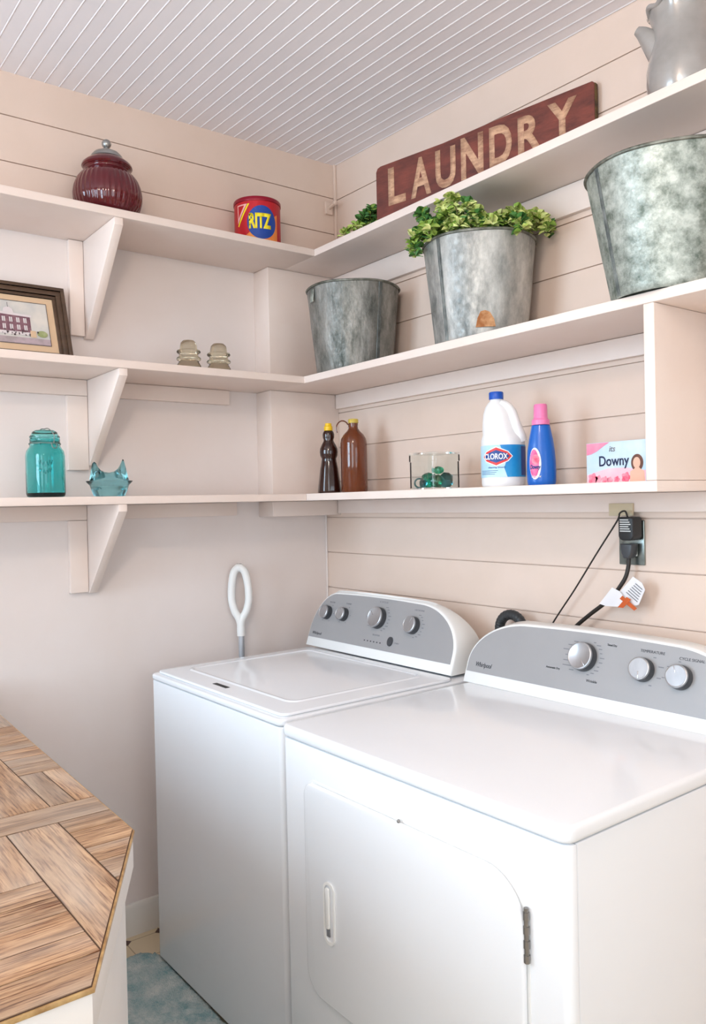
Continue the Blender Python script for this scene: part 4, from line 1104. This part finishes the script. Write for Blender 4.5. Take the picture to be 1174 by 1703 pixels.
text('dial_title', 'CYCLE', M['printmid'], t, PM @ Matrix.Translation((.335, .181, 0)), .040, .005, 0, None, .0002)
text('dial_title', 'WATER', M['printmid'], t, PM @ Matrix.Translation((.070, .158, 0)), .030, .0045, 0, None, .0002)
text('dial_title', 'TEMP', M['printmid'], t, PM @ Matrix.Translation((.160, .160, 0)), .030, .0045, 0, None, .0002)
text('dial_title', 'OPTIONS', M['printmid'], t, PM @ Matrix.Translation((.505, .170, 0)), .042, .005, 0, None, .0002)
text('brand_lettering', 'Whirlpool', M['print'], t, PM @ Matrix.Translation((.026, .044, 0)), .052, .013, .0, None, .0002, .15)
bm = bmesh.new()
for i in range(6):
    x = .285 + i * .0155
    bm.faces.new([bm.verts.new((p[0], p[1], 0)) for p in ell(x, .052, .0035, .0022, 8)])
decal('indicator_lights', bm, M['print'], t, PM, None, .0002, .0002)
text('dial_title', 'STATUS', M['printmid'], t, PM @ Matrix.Translation((.335, .074, 0)), .034, .0045, 0, None, .0002)
text('dial_title', 'START', M['printmid'], t, PM @ Matrix.Translation((.438, .060, 0)), .022, .0045, 0, None, .0002)
bm = bmesh.new(); lathe(bm, [(0, .0002), (.012, .0002), (.0115, .004), (0, .005)], 24, PM @ Matrix.Translation((.408, .062, 0)), sy=1.25); finish('start_button', bm, M['knobside'], t)

# dryer
t = thing('clothes_dryer', 'white front loading clothes dryer nearest the viewer with wide grey console', 'dryer', (-1.548, .957, 0), HD)
DW, DD = .782, .700
bm = bmesh.new(); rounded_slab(bm, .003, DW - .003, .022, DD, .020, .8585, .004, .002); finish('cabinet', bm, M['enamel'], t)
for x in (.04, DW - .04):
    for y in (.06, DD - .04):
        bm = bmesh.new(); lathe(bm, [(0, 0), (.02, 0), (.02, .0195), (0, .0195)], 20, Matrix.Translation((x, y, 0))); finish('foot', bm, M['darkgap'], t)
bm = bmesh.new(); prism(bm, rrect(.002, DW - .002, .0, .0205, [.016, .016, .0005, .0005]), 'z', .020, .8585, .0015, 2); finish('front_panel', bm, M['enamel'], t)
bm = bmesh.new(); rounded_slab(bm, -.001, DW + .001, -.004, DD, .8600, .8880, .022, .009); finish('top_panel', bm, M['enamel'], t)
# door outline in (x,z)
dr = rrect(.098, .700, .335, .786, [.055, .055, .085, .030], 10)
bm = bmesh.new(); prism(bm, dr, 'y', -.012, -.0006, .005, 3); door = finish('door', bm, M['enamel'], t)
bm = bmesh.new()
g_o = rrect(.094, .704, .331, .790, [.058, .058, .088, .033], 10); 
prism(bm, g_o, 'y', -.0005, .0002); finish('door_seal', bm, M['enamel2'], t)
bm = bmesh.new()
ho = rrect(.168, .206, .468, .598, .018, 8); hi_ = rrect(.173, .201, .475, .592, .013, 8)
Ro = [[bm.verts.new((p[0], y, p[1])) for p in o] for o, y in ((ho, -.0121), (ho, -.0150), (hi_, -.0150), (hi_, -.0121))]
for A_r, B_r in zip(Ro, Ro[1:]):
    for i in range(len(A_r)): j = (i + 1) % len(A_r); bm.faces.new([A_r[i], A_r[j], B_r[j], B_r[i]])
h_ = finish('door_handle', bm, M['enamel2'], door)
bm = bmesh.new(); prism(bm, rrect(.176, .190, .500, .586, .006, 6), 'y', -.017, -.0121, .002, 2); finish('handle_grip', bm, M['enamel2'], h_)
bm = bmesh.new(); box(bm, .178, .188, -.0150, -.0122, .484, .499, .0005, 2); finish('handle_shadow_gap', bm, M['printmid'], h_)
bm = bmesh.new()
tube(bm, [(.7035, -.007, .655), (.7035, -.007, .742)], .004, 10)
for k in range(4): tube(bm, [(.7035, -.007, .656 + .0225 * k), (.7035, -.007, .668 + .0225 * k)], .0052, 10)
finish('hinge', bm, M['hinge'], door)
bm = bmesh.new(); sphere(bm, (.405, -.008, .7885), .0036, 12, 8, mtx=None); finish('latch_pin', bm, M['hinge'], door)
onp, PM = console(t, .595, -.018, .756, .055, .190, .124, .735)
for u, v, r, a in ((.352, .116, .034, PI + .7), (.510, .109, .0265, PI + .1), (.600, .106, .0265, .4)):
    knob(t, PM, u, v, r, a)
ticks(t, PM, .352, .116, .042, -70, 65, 10, .011); ticks(t, PM, .352, .116, .042, 125, 235, 7, .022)
ticks(t, PM, .510, .109, .036, -60, 60, 4, .012); ticks(t, PM, .600, .106, .034, 100, 190, 3, .010)
text('dial_title', 'TEMPERATURE', M['print'], t, PM @ Matrix.Translation((.524, .152, 0)), .060, .0062, .0, None, .0002)
text('dial_title', 'CYCLE SIGNAL', M['print'], t, PM @ Matrix.Translation((.618, .147, 0)), .058, .0062, .0, None, .0002)
text('dial_title', 'Timed Dry', M['print'], t, PM @ Matrix.Translation((.420, .153, 0)), .026, .0065, .02, None, .0002)
text('dial_title', 'Automatic Dry', M['print'], t, PM @ Matrix.Translation((.268, .078, 0)), .042, .0062, .02, None, .0002)
text('dial_title', 'Wrinkle', M['print'], t, PM @ Matrix.Translation((.383, .063, 0)), .030, .0060, .01, None, .0002)
text('brand_lettering', 'Whirlpool', M['print'], t, PM @ Matrix.Translation((.046, .050, 0)), .056, .016, .006, None, .0002, .15)

# ------------------------------------------------------------------ mop handle behind the washer
t = thing('mop', 'white looped mop handle on a grey pole between washer and left wall', 'mop', (-2.455, 1.374, 0))
def px_(z): return -.0 - .02 * (z / 1.17)
bm = bmesh.new()
tube(bm, [(.0, 0, .002), (-.010, 0, .50), (-.018, 0, 0.925)], .0105, 16); finish('pole', bm, M['steel'], t)
bm = bmesh.new()
for sgn in (-1, 1):
    # seen face-on from the camera: loop lies in the plane across the view (y mostly)
    e = Vector((.50, .62, 0)).normalized()
    pts = [(0, .925), (0, .96), (sgn * .006, .985), (sgn * .020, 1.010), (sgn * .029, 1.045), (sgn * .030, 1.075), (sgn * .027, 1.11), (sgn * .019, 1.145), (sgn * .006, 1.160), (0, 1.161)]
    tube(bm, smooth_path([Vector((-.018 - .012 * (z - .925), 0, z)) + e * u for u, z in pts], 6), .0142, 14, rfun=lambda q: 1.0 - .10 * math.sin(q * PI))
finish('loop_grip', bm, M['enamel2'], t)
bm = bmesh.new(); e = Vector((.50, .62, 0)).normalized()
c_ = Vector((-.021, 0, 1.172)); tube(bm, [c_ - e * .008, c_ + e * .008], .0035, 8); finish('hanging_slot', bm, M['knobside'], t)
bm = bmesh.new(); box(bm, -.05, .03, -.12, .12, .001, .04, .008); finish('mop_head', bm, M['tag_paper'], t)

# ------------------------------------------------------------------ counter
CT = .900
poly = [(XL + .012, .487), (-1.160, .457), (-.806, .272), (-.803, -.62), (XL + .012, -.62)]
def inset_poly(P, d):
    n = len(P); out = []
    area_ = sum(P[i][0] * P[(i + 1) % n][1] - P[(i + 1) % n][0] * P[i][1] for i in range(n))
    sgn = 1 if area_ > 0 else -1
    lines = []
    for i in range(n):
        a = Vector(P[i]); b = Vector(P[(i + 1) % n]); tdir = (b - a).normalized(); nn = Vector((-tdir.y, tdir.x)) * sgn
        lines.append((a + nn * d, tdir))
    for i in range(n):
        (p, r), (q, s_) = lines[i - 1], lines[i]
        den = r.x * s_.y - r.y * s_.x; k = ((q - p).x * s_.y - (q - p).y * s_.x) / den
        out.append(tuple(p + r * k))
    return out
def clip(poly_, P):
    n = len(P); area_ = sum(P[i][0] * P[(i + 1) % n][1] - P[(i + 1) % n][0] * P[i][1] for i in range(n)); s_ = 1 if area_ > 0 else -1
    out = [Vector(p) for p in poly_]
    for i in range(n):
        a = Vector(P[i]); b = Vector(P[(i + 1) % n]); nn = Vector((-(b - a).y, (b - a).x)) * s_
        new = []
        for k in range(len(out)):
            p, q = out[k - 1], out[k]; dp, dq = (p - a).dot(nn), (q - a).dot(nn)
            if (dp >= 0) != (dq >= 0): new.append(p + (q - p) * (dp / (dp - dq)))
            if dq >= 0: new.append(q)
        out = new
        if not out: return []
    return out
t = thing('counter', 'wood plank topped white counter with a clipped corner in the left foreground', 'counter', (0, 0, 0))
bm = bmesh.new(); prism(bm, poly, 'z', CT - .0075, CT - .0022, .001); finish('top_edge', bm, M['edge_gold'], t)
ip = inset_poly(poly, .004)
bm = bmesh.new(); prism(bm, inset_poly(poly, .003), 'z', CT - .0021, CT - .0012); finish('plank_joints', bm, M['groove'], t)
bm = bmesh.new(); uvl = bm.loops.layers.uv.new('UVMap'); tl = bm.loops.layers.float_color.new('tint')
rects = [(-1.3345, -1.2615, -.7, .6, 'y')]
rects += [(-1.2585, -.7, .301, .3745, 'x')]
x = -1.2585
for wd in (.052, .068, .052, .062, .075, .06): rects.append((x, x + wd - .0016, .376, .6, 'y')); x += wd
y = .2995
for hh in (.074, .074, .074, .074, .074, .074, .074, .074, .074, .074, .074):
    rects.append((-1.2585, -1.075, y - hh + .0016, y, 'x')); y -= hh
x = -1.0735
for wd in (.052, .046, .060, .050, .066, .05): rects.append((x, x + wd - .0012, -.7, .2995, 'y')); x += wd
y = .3855
rects += [(-1.523, -1.336, .387, .4265, 'x'), (-1.523, -1.336, .428, .6, 'x')]
for k, hh in enumerate((.078, .070, .075, .075, .075, .075, .075, .075, .075, .075, .075, .075, .075)):
    x0 = -1.90 if k < 2 else -1.75
    rects.append((x0, -1.336, y - hh + .0016, y, 'x')); rects.append((-2.6, x0 - .0015, y - hh + .0016, y, 'x')); y -= hh
x = -1.5245
for wd in (.060, .048, .066, .052, .07, .07): rects.append((x - wd + .0014, x, .387, .6, 'y')); x -= wd
rects += [(-2.6, x, .387, .44, 'x'), (-2.6, x, .4415, .6, 'x')]
random.seed(42)
for (x0, x1, y0, y1, g) in rects:
    c = clip([(x0 + .0005, y0 + .0005), (x1 - .0005, y0 + .0005), (x1 - .0005, y1 - .0005), (x0 + .0005, y1 - .0005)], ip)
    if len(c) < 3: continue
    ou, ov = random.uniform(0, 30), random.uniform(0, 30); tn = random.uniform(.82, 1.10); warm = random.uniform(-.03, .03)
    top_ = [bm.verts.new((p.x, p.y, CT)) for p in c]; bot = [bm.verts.new((p.x, p.y, CT - .0011)) for p in c]
    fs = [bm.faces.new(top_)]
    for i in range(len(c)): j = (i + 1) % len(c); fs.append(bm.faces.new([top_[i], top_[j], bot[j], bot[i]]))
    for f in fs:
        for l in f.loops:
            p = l.vert.co
            l[uvl].uv = (p.x + ou, p.y + ov) if g == 'x' else (p.y + ou, p.x + ov)
            l[tl] = (tn + warm, tn, tn - warm, 1)
finish('plank_top', bm, M['wood'], t, smooth=False)
ap = inset_poly(poly, .003)
bm = bmesh.new(); prism(bm, ap, 'z', .842, CT - .0077, .002); finish('apron', bm, M['counter_white'], t)
bp_ = inset_poly(poly, .016)
bm = bmesh.new(); prism(bm, bp_, 'z', 0.0005, .8415, .002); finish('base_cabinet', bm, M['counter_white'], t)

# ------------------------------------------------------------------ rug
bm = bmesh.new()
rg = rrect(-2.43, -1.30, .50, .948, .06, 6)
NX, NY = 150, 60
random.seed(3)
V_ = {}
for i in range(NX + 1):
    for j in range(NY + 1):
        x = -2.38 + 1.08 * i / NX; y = .50 + .494 * j / NY
        ex_ = min(x + 2.38, -1.30 - x, y - .50, .994 - y)
        h = .012 * min(1, max(0, ex_) / .012) ** .5 + (random.uniform(0, .006) if ex_ > .003 else 0)
        dx2 = max(0, -2.30 - x); dy2 = max(0, y - .914)
        if dx2 > 0 and dy2 > 0 and math.hypot(dx2, dy2) > .08: continue
        V_[i, j] = bm.verts.new((x, y, max(.0008, h)))
for i in range(NX):
    for j in range(NY):
        q = [V_.get(k) for k in ((i, j), (i + 1, j), (i + 1, j + 1), (i, j + 1))]
        if all(q): bm.faces.new(q)
geo = bmesh.ops.extrude_face_region(bm, geom=bm.faces[:])
for v in [g for g in geo['geom'] if isinstance(g, bmesh.types.BMVert)]: v.co.z = .0004
tag(finish('rug', bm, M['rug'], ang=180), 'aqua and grey shaggy rug on the floor in front of the washer', 'rug')
